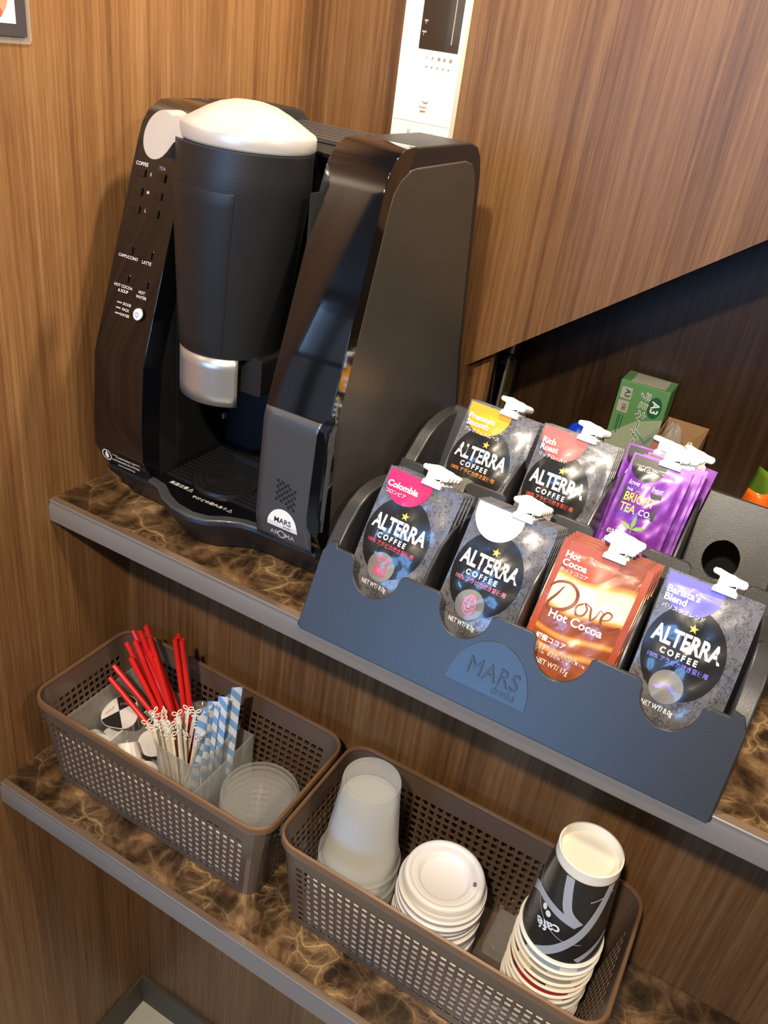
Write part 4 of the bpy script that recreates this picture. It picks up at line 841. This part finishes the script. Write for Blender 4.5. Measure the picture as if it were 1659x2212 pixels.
# ---------------------------------------------------------------- baskets on the shelf
ZSH = -0.389
def basket(name, x0, x1, y0, y1, label):
    """perforated storage basket; walls taper towards the base"""
    cx, cy = (x0 + x1) / 2, (y0 + y1) / 2; root = empty(name, (cx, cy, ZSH)); tag(root, label, 'basket', 'perforated baskets on the shelf')
    hx, hy, H_, rad = (x1 - x0) / 2, (y1 - y0) / 2, 0.143, 0.026
    def path(s_, t):
        """perimeter: s_ in metres along the top rounded rectangle, t height 0..1"""
        k_ = 0.925 + 0.075 * t; ax, ay = hx - 0.017 * (1 - t), hy - 0.012 * (1 - t); r_ = rad * (0.75 + 0.25 * t)
        Lx, Ly, La = 2 * (hx - rad), 2 * (hy - rad), PI * rad / 2
        segs = [(Lx, 's', (-1, -1), (1, 0)), (La, 'c', (1, -1), -PI / 2), (Ly, 's', (1, -1), (0, 1)), (La, 'c', (1, 1), 0), (Lx, 's', (1, 1), (-1, 0)), (La, 'c', (-1, 1), PI / 2), (Ly, 's', (-1, 1), (0, -1)), (La, 'c', (-1, -1), PI)]
        s_ = s_ % (2 * (Lx + Ly) + 4 * La)
        for L_, kd, cn, d in segs:
            if s_ <= L_ + 1e-9:
                f = s_ / L_
                if kd == 's':
                    if d == (1, 0): return (-(ax - r_) + 2 * (ax - r_) * f, -ay)
                    if d == (0, 1): return (ax, -(ay - r_) + 2 * (ay - r_) * f)
                    if d == (-1, 0): return ((ax - r_) - 2 * (ax - r_) * f, ay)
                    return (-ax, (ay - r_) - 2 * (ay - r_) * f)
                th = d + PI / 2 * f; return (cn[0] * (ax - r_) + r_ * math.cos(th), cn[1] * (ay - r_) + r_ * math.sin(th))
            s_ -= L_
        return (-ax, -ay)
    Lx, Ly, La = 2 * (hx - rad), 2 * (hy - rad), PI * rad / 2
    cols = []; s0 = 0
    for L_, holes in ((Lx, 1), (La, 0), (Ly, 1), (La, 0)) * 2:
        n_ = max(1, round(L_ / 0.0108)) if holes else 6
        for i in range(n_): cols.append((s0 + L_ * i / n_, s0 + L_ * (i + 1) / n_, holes))
        s0 += L_
    rows = [(0.0, 0.055, 0)] + [(0.055 + 0.0745 * i, 0.055 + 0.0745 * (i + 1), 1) for i in range(10)] + [(0.80, 0.87, 0), (0.87, 0.94, 0), (0.94, 1.0, 0)]
    P = lambda s_, t: (*path(s_, t), 0.003 + (H_ - 0.003) * t)
    w = MB(); mt = M['basket']
    for a, b_, hl in cols:
        for t0, t1, hr in rows:
            if hl and hr:
                m0, m1 = a + (b_ - a) * 0.15, b_ - (b_ - a) * 0.15; n0, n1 = t0 + (t1 - t0) * 0.16, t1 - (t1 - t0) * 0.16
                o = [P(a, t0), P(b_, t0), P(b_, t1), P(a, t1)]; k_ = 0.12; dm, dn = (m1 - m0) * k_, (n1 - n0) * k_
                i_ = [P(m0 + dm, n0), P(m1 - dm, n0), P(m1, n0 + dn), P(m1, n1 - dn), P(m1 - dm, n1), P(m0 + dm, n1), P(m0, n1 - dn), P(m0, n0 + dn)]
                w.add(o + i_, [(0, 1, 5, 4), (1, 6, 5), (1, 2, 7, 6), (2, 8, 7), (2, 3, 9, 8), (3, 10, 9), (3, 0, 11, 10), (0, 4, 11)], mt)
            else: w.add([P(a, t0), P(b_, t0), P(b_, t1), P(a, t1)], [(0, 1, 2, 3)], mt)
    NP = 96; tot = s0
    ring = [path(tot * i / NP, 0.0) for i in range(NP)]
    w.add([(x, y, 0.003) for x, y in ring], [tuple(range(NP))], mt)
    w.build('basket_wall', root, smooth=False, solid=0.0013, weld=True)
    rm = MB(); n_ = 120; secs = [(-0.0022, 0.9), (-0.0010, 3.2), (0.0022, 3.0), (0.0032, 0.5), (0.0030, -6.0), (0.0016, -6.0), (0.0004, -2.0), (-0.0016, -1.4)]
    vs = []
    for i in range(n_):
        s_ = tot * i / n_; x, y = path(s_, 1.0); xa, ya = path(s_ - 0.002, 1.0); xb, yb = path(s_ + 0.002, 1.0); d = Vector((xb - xa, yb - ya)).normalized(); nx, ny = d.y, -d.x
        for o_, z_ in secs: vs.append((x + nx * o_, y + ny * o_, H_ + z_ * 0.001))
    k_ = len(secs); rm.add(vs, [(i * k_ + j, ((i + 1) % n_) * k_ + j, ((i + 1) % n_) * k_ + (j + 1) % k_, i * k_ + (j + 1) % k_) for i in range(n_) for j in range(k_)], M['rim'])
    rm.build('rim', root, auto=60)
    for sx in (-1, 1):
        MB().box((sx * (hx + 0.002) - 0.0015, -0.010 - 0.045, H_ - 0.030), (sx * (hx + 0.002) + 0.0015, 0.010 - 0.045, H_ - 0.004), mt).build('grip_tab', root, smooth=False, bevel=0.0006)
    return root
basket('storage_basket', 0.030, 0.398, -0.079, 0.098, 'brown perforated plastic basket on the left, holding straws and clear lids')
basket('storage_basket', 0.4085, 0.787, -0.072, 0.104, 'brown perforated plastic basket on the right, holding cup stacks and white lids')

ZB = ZSH + 0.0052
# organiser tray
og = empty('organiser_tray', (0.165, 0.006, ZB)); tag(og, 'clear acrylic divided tray holding creamers inside the left basket', 'organiser tray')
def op(mb, name, **k): mb.v = [tuple(Vector(v) - Vector((0.165, 0.006, ZB))) for v in mb.v]; return mb.build(name, og, smooth=False, **k)
x0, x1, y0, y1, h = 0.054, 0.272, -0.050, 0.074, 0.092
tw = 0.0022
op(MB().box((x0, y0, ZB), (x1, y1, ZB + 0.002), M['acrylic']), 'tray_base')
for a, b_ in (((x0, y0), (x1, y0 + tw)), ((x0, y1 - tw), (x1, y1)), ((x0, y0 + tw), (x0 + tw, y1 - tw)), ((x1 - tw, y0 + tw), (x1, y1 - tw))): op(MB().box((a[0], a[1], ZB + 0.002), (b_[0], b_[1], ZB + h), M['acrylic']), 'tray_wall')
op(MB().box((0.101, y0 + tw, ZB + 0.002), (0.1032, y1 - tw, ZB + 0.054), M['lid']), 'divider', bevel=0.0006)
# ribbed tumbler
tb = empty('ribbed_tumbler', (0.2235, 0.017, ZB + 0.002)); tag(tb, 'clear ribbed plastic caddy holding red straws, stirrers and blue sachets', 'caddy')
def rr_ring(hx, hy, r_, n_=10): return rrect(-hx, -hy, hx, hy, r_, n_)
w = MB(); R_ = []
for hx, hy, z in ((0.0325, 0.0420, 0.0), (0.0335, 0.0430, 0.004), (0.0355, 0.0455, 0.100), (0.0365, 0.0465, 0.1085), (0.0385, 0.0485, 0.111), (0.0385, 0.0485, 0.1135)):
    pr = []
    for (ax, ay), (bx_, by_) in zip(rr_ring(hx, hy, 0.014), rr_ring(hx, hy, 0.014)[1:] + rr_ring(hx, hy, 0.014)[:1]):
        L_ = math.hypot(bx_ - ax, by_ - ay); n_ = max(1, round(L_ / 0.0026))
        n_ = 12 if L_ > 0.02 else 1
        for i in range(n_): pr.append((ax + (bx_ - ax) * i / n_, ay + (by_ - ay) * i / n_))
    amp = 0.0006 if 0.003 < z < 0.105 else 0
    R_.append([(x * (1 + amp / 0.03 * (1 if i % 2 else -1)), y * (1 + amp / 0.03 * (1 if i % 2 else -1)), z) for i, (x, y) in enumerate(pr)])
n_ = len(R_[0]); w.add([p_ for r_ in R_ for p_ in r_], [(j * n_ + i, j * n_ + (i + 1) % n_, (j + 1) * n_ + (i + 1) % n_, (j + 1) * n_ + i) for j in range(len(R_) - 1) for i in range(n_)] + [tuple(range(n_))[::-1]], M['acrylic'])
w.build('caddy_wall', tb, auto=20, solid=0.0012)
# red straws
STR = [((0.055, 0.03, -0.279), (0.296, 0.013, -0.375)), ((0.064, 0.03, -0.252), (0.243, 0.03, -0.375)), ((0.096, 0.03, -0.221), (0.202, 0.03, -0.375)), ((0.074, 0.045, -0.216), (0.160, 0.034, -0.375)), ((0.095, 0.04, -0.199), (0.198, 0.03, -0.375)),
       ((0.077, 0.055, -0.2), (0.255, 0.019, -0.375)), ((0.095, 0.05, -0.189), (0.187, 0.041, -0.375)), ((0.1, 0.055, -0.18), (0.205, 0.045, -0.375)), ((0.116, 0.045, -0.186), (0.191, 0.037, -0.375)), ((0.119, 0.04, -0.204), (0.161, 0.04, -0.375)),
       ((0.139, 0.03, -0.195), (0.213, 0.019, -0.375)), ((0.16, 0.045, -0.165), (0.187, 0.035, -0.375)), ((0.171, 0.045, -0.161), (0.212, 0.034, -0.375)), ((0.156, 0.055, -0.167), (0.206, 0.039, -0.375))]
SLAB = ['lowest and leftmost red straw leaning far left', 'second lowest red straw leaning far left, beside the leftmost', None, None, None, None, None, 'longest red straw of the fan, highest of the leaning ones', None, None, 'foremost red straw of the leaning fan', 'left one of the three near-upright red straws', 'right one of the three near-upright red straws', 'rear one of the three near-upright red straws']
for i, (a, b_) in enumerate(STR):
    A, B = Vector(a), Vector(b_)
    B.x = min(max(B.x, 0.200), 0.248); B.y = min(max(B.y, -0.012), 0.050); d = (B - A).normalized(); A2 = A; L_ = (B - A).length
    mb = MB(); r_ = 0.0036
    mb.tube([(0, 0, 0), tuple(B - A)], r_, M['red'], 14, caps=False); mb.tube([(0, 0, 0), tuple(B - A)], r_ - 0.0005, M['red'], 14, caps=False)
    o = mb.build('drinking_straw', None, auto=60); o.location = A
    tag(o, SLAB[i] or 'red plastic straw in the middle of the leaning fan in the caddy', 'straw', 'red straws in the caddy')
# stirrers
def stirrer(A, B, seed):
    d = Vector(A) - Vector(B); L_ = d.length; mb = MB()
    mb.box((-0.0022, -0.0008, 0), (0.0022, 0.0008, L_ - 0.012), M['cream'])
    mb.box((-0.0042, -0.0007, L_ - 0.0135), (0.0042, 0.0007, L_ - 0.0115), M['cream']).box((-0.0015, -0.0006, L_ - 0.012), (0.0015, 0.0006, L_ - 0.007), M['cream'])
    for s_ in (-1, 1):
        pts = [(s_ * (0.0037 + 0.0032 * math.cos(t)), 0, L_ - 0.0045 + 0.0026 * math.sin(t) + s_ * 0.0 + 0.0012 * math.cos(t)) for t in [2 * PI * k_ / 10 for k_ in range(10)]]
        mb.tube(pts, 0.0008, M['cream'], 6, closed=True)
    o = mb.build('coffee_stirrer', None, auto=50); o.location = B; o.rotation_mode = 'QUATERNION'
    o.rotation_quaternion = d.to_track_quat('Z', 'Y') @ Matrix.Rotation(seed * 0.9, 3, 'Z').to_quaternion()
    return o
ST = [((0.203, 0.000, -0.229), (0.225, -0.010, -0.372)), ((0.212, 0.012, -0.225), (0.206, 0.001, -0.372)), ((0.226, 0.010, -0.221), (0.209, -0.001, -0.372)), ((0.251, -0.010, -0.232), (0.222, -0.016, -0.372)), ((0.216, -0.012, -0.233), (0.238, -0.018, -0.372)), ((0.240, -0.002, -0.223), (0.230, -0.014, -0.372)), ((0.160, -0.010, -0.262), (0.212, -0.016, -0.372))]
for i, (a, b_) in enumerate(ST):
    lab = ['stirrer whose heart head stands alone before the upright red straws', None, None, 'lowest right stirrer with its white head against the blue sachets', None, None, 'leftmost low stirrer with a separate loop head near the lowest straws'][i]
    tag(stirrer(a, b_, i), lab or 'cream stirrer with a looped head in the middle of the caddy', 'stirrer', 'plastic stirrers in the caddy')
rnd = random.Random(11)
for i in range(17):
    u = i / 16; a = (0.172 + 0.042 * u + rnd.uniform(-0.004, 0.004), -0.012 + rnd.uniform(-0.012, 0.014), -0.240 - 0.006 * u + rnd.uniform(-0.008, 0.004)); b_ = (0.204 + 0.026 * u, a[1] * 0.6 - 0.008, -0.372)
    tag(stirrer(a, b_, i + 7), 'cream stirrer in the dense bunch at the left of the caddy', 'stirrer', 'plastic stirrers in the caddy')
# sachets
SCH = [(0.261, 0.036, -0.193, 'tallest blue striped sachet at the right end of the bunch'), (0.250, 0.034, -0.205, None), (0.253, 0.022, -0.196, None), (0.244, 0.026, -0.214, None), (0.247, 0.012, -0.212, None), (0.238, 0.014, -0.226, None), (0.250, 0.002, -0.211, None), (0.243, -0.006, -0.212, 'blue striped sachet at the left front of the bunch, next to the stirrers'), (0.234, 0.026, -0.222, None)]
for i, (x, y, z, lab) in enumerate(SCH):
    H_ = z - (ZB + 0.010) + 0.0; mb = MB(); w2 = 0.0068
    def fn(u, v, s_=1): 
        t = (u - 0.5) * 2; top = (1 - max(0, (v - 0.93) / 0.07)); return (t * w2, s_ * (0.0002 + 0.0019 * (1 - t * t) * min(1, (1 - v) * 6) * min(1, v * 8 + 0.1)), H_ * v + (0.004 * u if v > 0.99 else 0))
    mb.grid(lambda u, v: fn(u, v, -1), 6, 14, M['sachet']).grid(lambda u, v: fn(u, v, 1), 6, 14, M['sachet'])
    o = mb.build('sugar_sachet', None, auto=70); o.location = (x - 0.006, y, ZB + 0.010); o.rotation_euler = (rnd.uniform(-0.05, 0.05), 0.055, [0.5, 1.3, 0.2, 1.1, 0.4, 0.9, 1.4, 1.0, 0.3][i])
    tag(o, lab or 'blue and white striped sugar sachet within the bunch in the caddy', 'sachet', 'striped sugar sachets')
# creamers and syrup
def portion(name, loc, rot, r1, r0, h_, label, grp):
    root = empty(name, loc, rot); tag(root, label, 'creamer', grp)
    w = MB(); n_ = 56; P_ = [(r0 * 0.98, 0.0), (r0, 0.001), ((r0 + r1) / 2, h_ * 0.5), (r1 * 0.97, h_ * 0.88), (r1 * 0.98, h_ * 0.97), (r1 * 1.14, h_ * 0.98), (r1 * 1.14, h_)]
    vs = []
    for r_, z in P_:
        for i in range(n_): t = 2 * PI * i / n_; k_ = 1 + (0.02 * (1 if i % 4 < 2 else -1) if 0.0005 < z < h_ * 0.9 else 0); vs.append((r_ * k_ * math.cos(t), r_ * k_ * math.sin(t), z))
    w.add(vs, [(j * n_ + i, j * n_ + (i + 1) % n_, (j + 1) * n_ + (i + 1) % n_, (j + 1) * n_ + i) for j in range(len(P_) - 1) for i in range(n_)] + [tuple(range(n_))[::-1]], M['lid'])
    w.build('cup_body', root, auto=40)
    MB().lathe([(0.0001, h_ + 0.0006), (r1 * 1.14, h_ + 0.0004), (r1 * 1.15, h_)], (0, 0, 0), M['lid'], 40).build('foil_lid', root, auto=40)
    return root
portion('creamer_cup', (0.068, -0.016, ZB + 0.036), (1.35, 0.3, 0.9), 0.0185, 0.0130, 0.026, 'white creamer cup lying on its side at the left end of the tray', 'creamer cups in the tray')
portion('creamer_cup', (0.076, 0.050, ZB + 0.016), (-1.2, 0.2, 0.9), 0.0175, 0.0125, 0.024, 'white creamer cup half hidden behind the black and white syrup cup', 'creamer cups in the tray')
portion('creamer_cup', (0.132, -0.016, ZB + 0.066), (2.4, -0.3, 0.5), 0.0180, 0.0125, 0.024, 'ribbed white creamer cup upside down right of the tray divider', 'creamer cups in the tray')
portion('creamer_cup', (0.140, 0.026, ZB + 0.046), (1.0, 0.7, 0.2), 0.0165, 0.0120, 0.022, 'white creamer cup behind the ribbed one, below the lowest straws', 'creamer cups in the tray')
portion('creamer_cup', (0.160, -0.026, ZB + 0.046), (0.6, 1.2, 0.2), 0.0165, 0.0120, 0.022, 'white creamer cup squeezed against the left side of the caddy', 'creamer cups in the tray')
portion('creamer_cup', (0.146, -0.020, ZB + 0.003), (0.0, 0, 0), 0.0175, 0.0125, 0.024, 'white creamer cup at the bottom of the tray right of the divider', 'creamer cups in the tray')
portion('creamer_cup', (0.084, 0.010, ZB + 0.003), (0.0, 0, 0), 0.0175, 0.0125, 0.024, 'white creamer cup at the bottom of the tray under the syrup cup', 'creamer cups in the tray')
sy = empty('syrup_cup', (0.080, 0.022, ZB + 0.062), (0.30, -0.22, 0.0)); tag(sy, 'syrup portion cup with teardrop lid in black and white quarters', 'syrup cup')
def tear(r_, n_=40):
    o = []
    for i in range(n_):
        t = 2 * PI * i / n_; k_ = 1 + 0.42 * max(0, math.cos(t + 0.35)) ** 6; o.append((r_ * k_ * math.cos(t), r_ * k_ * math.sin(t)))
    return o
tp_ = tear(0.0265)
MB().lathe([(0.014, -0.026), (0.0145, -0.0255), (0.0205, -0.001), (0.021, 0.0)], (0, 0, 0), M['petlid'], 40, capb=True).build('cup_body', sy, auto=40)
MB().prism([tp_], lambda x, y: (x, y, 0.0), lambda x, y: (x, y, 0.0012), M['lid']).build('lid_film', sy, smooth=False)
q = MB(); fz = lambda x, y: (x, y, 0.0016)
for a0_ in (0.9, 0.9 + PI):
    pts = [(0, 0)] + [p_ for i, p_ in enumerate(tear(0.0258, 80)) if (2 * PI * i / 80 - a0_) % (2 * PI) < PI / 2]
    q.prism([pts], fz, lambda x, y: (x, y, 0.0013), M['black'])
q.text('SYRUP', (0.0015, 0.0125), 0.0062, lambda x, y: (x, y, 0.0019), ink('pink_lettering', (0.65, 0.18, 0.22)), 0.01, rot=0.35); q.text('SYRUP', (-0.0135, -0.004), 0.0050, lambda x, y: (x, y, 0.0019), M['pink_lettering'], 0.01, rot=1.25)
q.build('lid_print', sy, smooth=False)
# clear lids, nested, rim down
def clid():
    root = empty('disposable_lid')
    MB().lathe([(0.0495, 0.0), (0.0500, 0.0010), (0.0492, 0.0060), (0.0470, 0.0068), (0.0458, 0.0072), (0.0445, 0.0040), (0.0425, 0.0036), (0.0415, 0.0068), (0.0360, 0.0075), (0.0345, 0.0060), (0.0001, 0.0060)], (0, 0, 0), M['petlid'], 72).build('lid_shell', root, auto=30)
    g_ = MB()
    for a_ in (0.5, 0.5 + PI / 2):
        for o_ in (-0.0012, 0.0012):
            c_, s_ = math.cos(a_), math.sin(a_); g_.add([(c_ * t - s_ * w, s_ * t + c_ * w, 0.0064) for t, w in ((-0.011, o_ - 0.0003), (0.011, o_ - 0.0003), (0.011, o_ + 0.0003), (-0.011, o_ + 0.0003))], [(0, 1, 2, 3)], M['greyp'])
    g_.build('straw_slit', root, smooth=False); return root
cl0 = clid(); base = Vector((0.3320, 0.008, ZB + 0.001)); NL = 8
for k_ in range(NL):
    o = cl0 if k_ == 0 else copy_tree(cl0); o.location = base + Vector((0.0008 * math.sin(k_ * 2), 0.0008 * math.cos(k_ * 3), 0.0112 * k_))
    tag(o, 'topmost clear plastic lid of the stack at the right of the left basket' if k_ == NL - 1 else 'clear plastic lid lower in the stack at the right of the left basket', 'lid', 'clear cup lids')
# clear cups, upside down
def ccup():
    root = empty('clear_cup'); R0, R1, H_ = 0.0320, 0.0470, 0.128
    MB().lathe([(R1 + 0.0022, 0.0), (R1 + 0.0030, 0.0015), (R1 + 0.0022, 0.0030), (R1, 0.0032), (R1 - 0.0010, 0.016), (R1 - 0.0028, 0.018), (R0 + 0.0022, H_ - 0.016), (R0 + 0.0018, H_ - 0.004), (R0 + 0.0010, H_), (R0 - 0.0010, H_ + 0.0002), (R0 - 0.0030, H_ - 0.0018), (0.0001, H_ - 0.0030)], (0, 0, 0), M['cup_clear'], 64).build('cup_wall', root, auto=40)
    return root
cc0 = ccup(); NC = 9; topz = -0.181 - 0.128
for k_ in range(NC):
    o = cc0 if k_ == 0 else copy_tree(cc0); z = topz - (0.022 + k_ * 0.0066 if k_ else 0); o.location = (0.4785 + 0.0006 * math.sin(k_ * 2.2), 0.010 + 0.0006 * math.cos(k_ * 1.7), z)
    tag(o, 'topmost frosted clear cup, upside down on the stack in the right basket' if k_ == 0 else 'frosted clear cup of which only the rim shows below the topmost cup', 'cup', 'clear cups stacked upside down')
# white sip lids
def wlid():
    root = empty('disposable_lid')
    MB().lathe([(0.0500, 0.0), (0.0508, 0.0008), (0.0508, 0.0050), (0.0480, 0.0068), (0.0468, 0.0105), (0.0462, 0.0190), (0.0450, 0.0215), (0.0425, 0.0225), (0.0395, 0.0215), (0.0380, 0.0195), (0.0310, 0.0190), (0.0295, 0.0180), (0.0270, 0.0125), (0.0262, 0.0118), (0.0001, 0.0118)], (0, 0, 0), M['lid'], 72).build('lid_shell', root, auto=45)
    MB().prism([rrect(0.0325, -0.0030, 0.0365, 0.0030, 0.0012)], lambda x, y: (x, y, 0.0196), lambda x, y: (x, y, 0.0190), ink('sip_hole', (0.20, 0.18, 0.17))).build('sip_hole', root, smooth=False)
    return root
wl0 = wlid(); NW = 12
for k_ in range(NW):
    o = wl0 if k_ == 0 else copy_tree(wl0); z = -0.262 - 0.0220 - 0.0088 * k_; o.location = (0.5855 + (0.0010 * math.sin(k_ * 1.9) if k_ else 0), 0.010 + 0.0010 * math.cos(k_ * 2.3), z); o.rotation_euler = (0, 0, 0.25 + (k_ * 0.35))
    tag(o, 'topmost white sip lid with round dimple, centre of the right basket' if k_ == 0 else 'white sip lid lower in the stack, only its edge showing', 'lid', 'white sip lids')
# paper cups
def pcup(printed):
    root = empty('paper_cup'); R0, R1, H_ = 0.0315, 0.0425, 0.128
    rr = lambda z: R1 + (R0 - R1) * z / H_
    MB().lathe([(R1 - 0.0015, 0.0015), (R1 + 0.0000, -0.0002), (R1 + 0.0022, 0.0008), (R1 + 0.0026, 0.0024), (R1 + 0.0012, 0.0038), (rr(0.005), 0.0050), (R0 + 0.0007, H_ - 0.011), (R0 + 0.0006, H_), (R0 - 0.0012, H_ + 0.0004), (R0 - 0.0016, H_ - 0.0010), (R0 - 0.0022, H_ - 0.0105), (0.0001, H_ - 0.0105)], (0, 0, 0), M['paper'], 72).build('cup_wall', root, auto=40)
    sv = MB(); C_ = lambda o_: (lambda a, z: ((rr(z) + o_) * math.cos(a), (rr(z) + o_) * math.sin(a), z))
    if printed:
        sv.grid(lambda u, v: C_(0.0004)(2 * PI * u, 0.006 + (H_ - 0.0175) * v), 72, 14, M['cupblack'], True)
        def band(pts, w_, m_, o_=0.0008):
            vs = []; n2 = 60; P2 = []
            for i in range(n2 + 1):
                t = i / n2 * (len(pts) - 1); k2 = min(int(t), len(pts) - 2); f = t - k2; p0 = pts[max(k2 - 1, 0)]; p1 = pts[k2]; p2 = pts[k2 + 1]; p3 = pts[min(k2 + 2, len(pts) - 1)]
                P2.append([0.5 * (2 * p1[a] + (p2[a] - p0[a]) * f + (2 * p0[a] - 5 * p1[a] + 4 * p2[a] - p3[a]) * f * f + (3 * p1[a] - p0[a] - 3 * p2[a] + p3[a]) * f ** 3) for a in (0, 1)])
            for i in range(n2 + 1):
                a = P2[max(i - 1, 0)]; b2 = P2[min(i + 1, n2)]; dx, dz = (b2[0] - a[0]) * 0.037, b2[1] - a[1]; L_ = math.hypot(dx, dz) or 1; nx, nz = -dz / L_ * w_ / 0.037, dx / L_ * w_
                zc = lambda z: min(max(z, 0.0065), H_ - 0.012)
                for q2 in (-1, -0.33, 0.33, 1): vs.append(C_(o_)(P2[i][0] + nx * q2, zc(P2[i][1] + nz * q2)))
            sv.add(vs, [(4 * i + j, 4 * i + j + 1, 4 * i + j + 5, 4 * i + j + 4) for i in range(n2) for j in range(3)], m_)
        A0 = -1.25
        band([(A0 - 0.55, 0.116), (A0 - 0.45, 0.095), (A0 - 0.28, 0.074), (A0 + 0.10, 0.060)], 0.0048, M['cupgrey'])
        band([(A0 - 1.75, 0.052), (A0 - 1.35, 0.066), (A0 - 0.85, 0.068), (A0 - 0.30, 0.064), (A0 + 0.05, 0.060)], 0.0046, M['cupgrey'])
        band([(A0 + 0.75, 0.118), (A0 + 0.55, 0.085), (A0 + 0.25, 0.052), (A0 - 0.20, 0.024), (A0 - 0.65, 0.004)], 0.0044, M['cupgrey'])
        band([(A0 + 0.30, 0.010), (A0 + 0.75, 0.026), (A0 + 1.10, 0.040)], 0.0034, M['cupgrey'])
        band([(A0 - 1.95, 0.098), (A0 - 1.5, 0.078), (A0 - 0.9, 0.050), (A0 - 0.3, 0.036), (A0 + 0.3, 0.034)], 0.0004, M['greyp'], 0.0010)
        tf = lambda x, y: C_(0.0011)(A0 - 0.62 + (-x) / 0.037 * -1 * 1.0, 0.040 + y)
        sv.text('café', (0.000, -0.002), 0.0170, lambda x, y: tf(-x, -y), M['white'], 0.022, 0.95, rot=0.42)
        sv.disk((-0.004, 0.0160), 0.0030, 0.0040, lambda x, y: tf(x, y), M['white'], 2, 14); sv.disk((-0.010, 0.0200), 0.0026, 0.0040, lambda x, y: tf(x, y), M['white'], 2, 14)
        for i_ in range(12): sv.add([C_(0.0011)(A0 + 0.20 + 0.055 * i_ + a_, 0.0935 + 0.0010 * i_ + b2_) for a_, b2_ in ((0, 0), (0.038, 0.0006), (0.038, 0.0028), (0, 0.0022))], [(0, 1, 2, 3)], M['greyp'])
    else:
        rr_ = random.Random(printed if printed else 5)
        sv.grid(lambda u, v: C_(0.0004)(2 * PI * u, 0.006 + (H_ - 0.0175) * v), 72, 2, M['cupgrey'], True)
    sv.build('printed_sleeve', root, auto=60); return root
NP_ = 11; pz = -0.119 - 0.128; first = pcup(True); inner = None
def innercup(seed):
    root = empty('paper_cup'); R0, R1, H_ = 0.0315, 0.0425, 0.128; rr = lambda z: R1 + (R0 - R1) * z / H_
    MB().lathe([(R1 - 0.0015, 0.0015), (R1 + 0.0000, -0.0002), (R1 + 0.0022, 0.0008), (R1 + 0.0026, 0.0024), (R1 + 0.0012, 0.0038), (rr(0.005), 0.0050), (R0 + 0.0007, H_ - 0.011), (R0 - 0.0012, H_)], (0, 0, 0), M['paper'], 64).build('cup_wall', root, auto=40)
    rd_ = random.Random(seed); sv = MB(); a = 0
    while a < 2 * PI - 0.02:
        da = min(rd_.uniform(0.12, 0.55), 2 * PI - a); m_ = rd_.choice([M['cupblack'], M['paper'], M['paper'], M['cupgrey']] if seed not in (4, 5, 6) else [M['cupred'], M['cupred'], M['paper'], M['cupblack']])
        n2 = max(2, int(da / 0.08)); sv.grid(lambda u, v: ((rr(0.012 * v) + 0.0005) * math.cos(a + da * u), (rr(0.012 * v) + 0.0005) * math.sin(a + da * u), 0.0045 + 0.011 * v), n2, 1, m_); a += da
    sv.build('printed_sleeve', root, auto=60); return root
for k_ in range(NP_):
    o = first if k_ == 0 else innercup(k_); z = pz - k_ * 0.0108
    o.location = (0.7190 + 0.0006 * math.sin(k_ * 2), 0.012 + 0.0006 * math.cos(k_ * 3), z)
    tag(o, 'black printed paper cup, topmost and upside down on the right stack' if k_ == 0 else ('paper cup in the right stack with red print below its rim' if k_ in (4, 5, 6) else 'paper cup in the right stack, only a black and white band under its rim showing'), 'cup', 'paper cups stacked upside down')
# small leftovers on the basket floor
tag(MB().prism([rrect(-0.030, -0.014, 0.030, 0.014, 0.003)], lambda x, y: (0.600 + x, -0.048 + y * 0.6, ZB + 0.001), lambda x, y: (0.600 + x, -0.048 + y * 0.6, ZB + 0.018), ink('lime_wrapper', (0.55, 0.60, 0.03))).build('snack_packet', None, bevel=0.002), 'lime yellow packet glimpsed through the holes of the right basket', 'packet')
tag(MB().box((0.645, 0.030, ZB), (0.672, 0.085, ZB + 0.020), M['acrylic']).build('plastic_box', None, bevel=0.002), 'clear plastic box lying between the white lids and paper cups', 'box')

# added pale sheets behind the basket fronts, so the holes look bright
for nme, xa, xb, y_, zt, lab in (('added_sheet', 0.062, 0.372, -0.0650, 0.096, 'added pale sheet brightening the holes in the front wall of the left basket'), ('added_sheet', 0.452, 0.752, -0.0582, 0.100, 'added pale sheet brightening the holes in the front wall of the right basket')):
    mb = MB(); mb.grid(lambda u, v: (xa + (xb - xa) * u, y_ - 0.0070 * v + 0.0002 * math.sin(u * 14), ZB + zt * v), 24, 6, ink('added_sheet_pale', (0.80, 0.76, 0.68)))
    mb.grid(lambda u, v: (xa + (xb - xa) * u, y_ + 0.0006 * math.sin(u * 14) + 0.0006 + 0.007 * v, ZB + 0.0006), 24, 2, M['added_sheet_pale'])
    tag(mb.build(nme, None, solid=0.0004, weld=True), lab, 'added sheet')
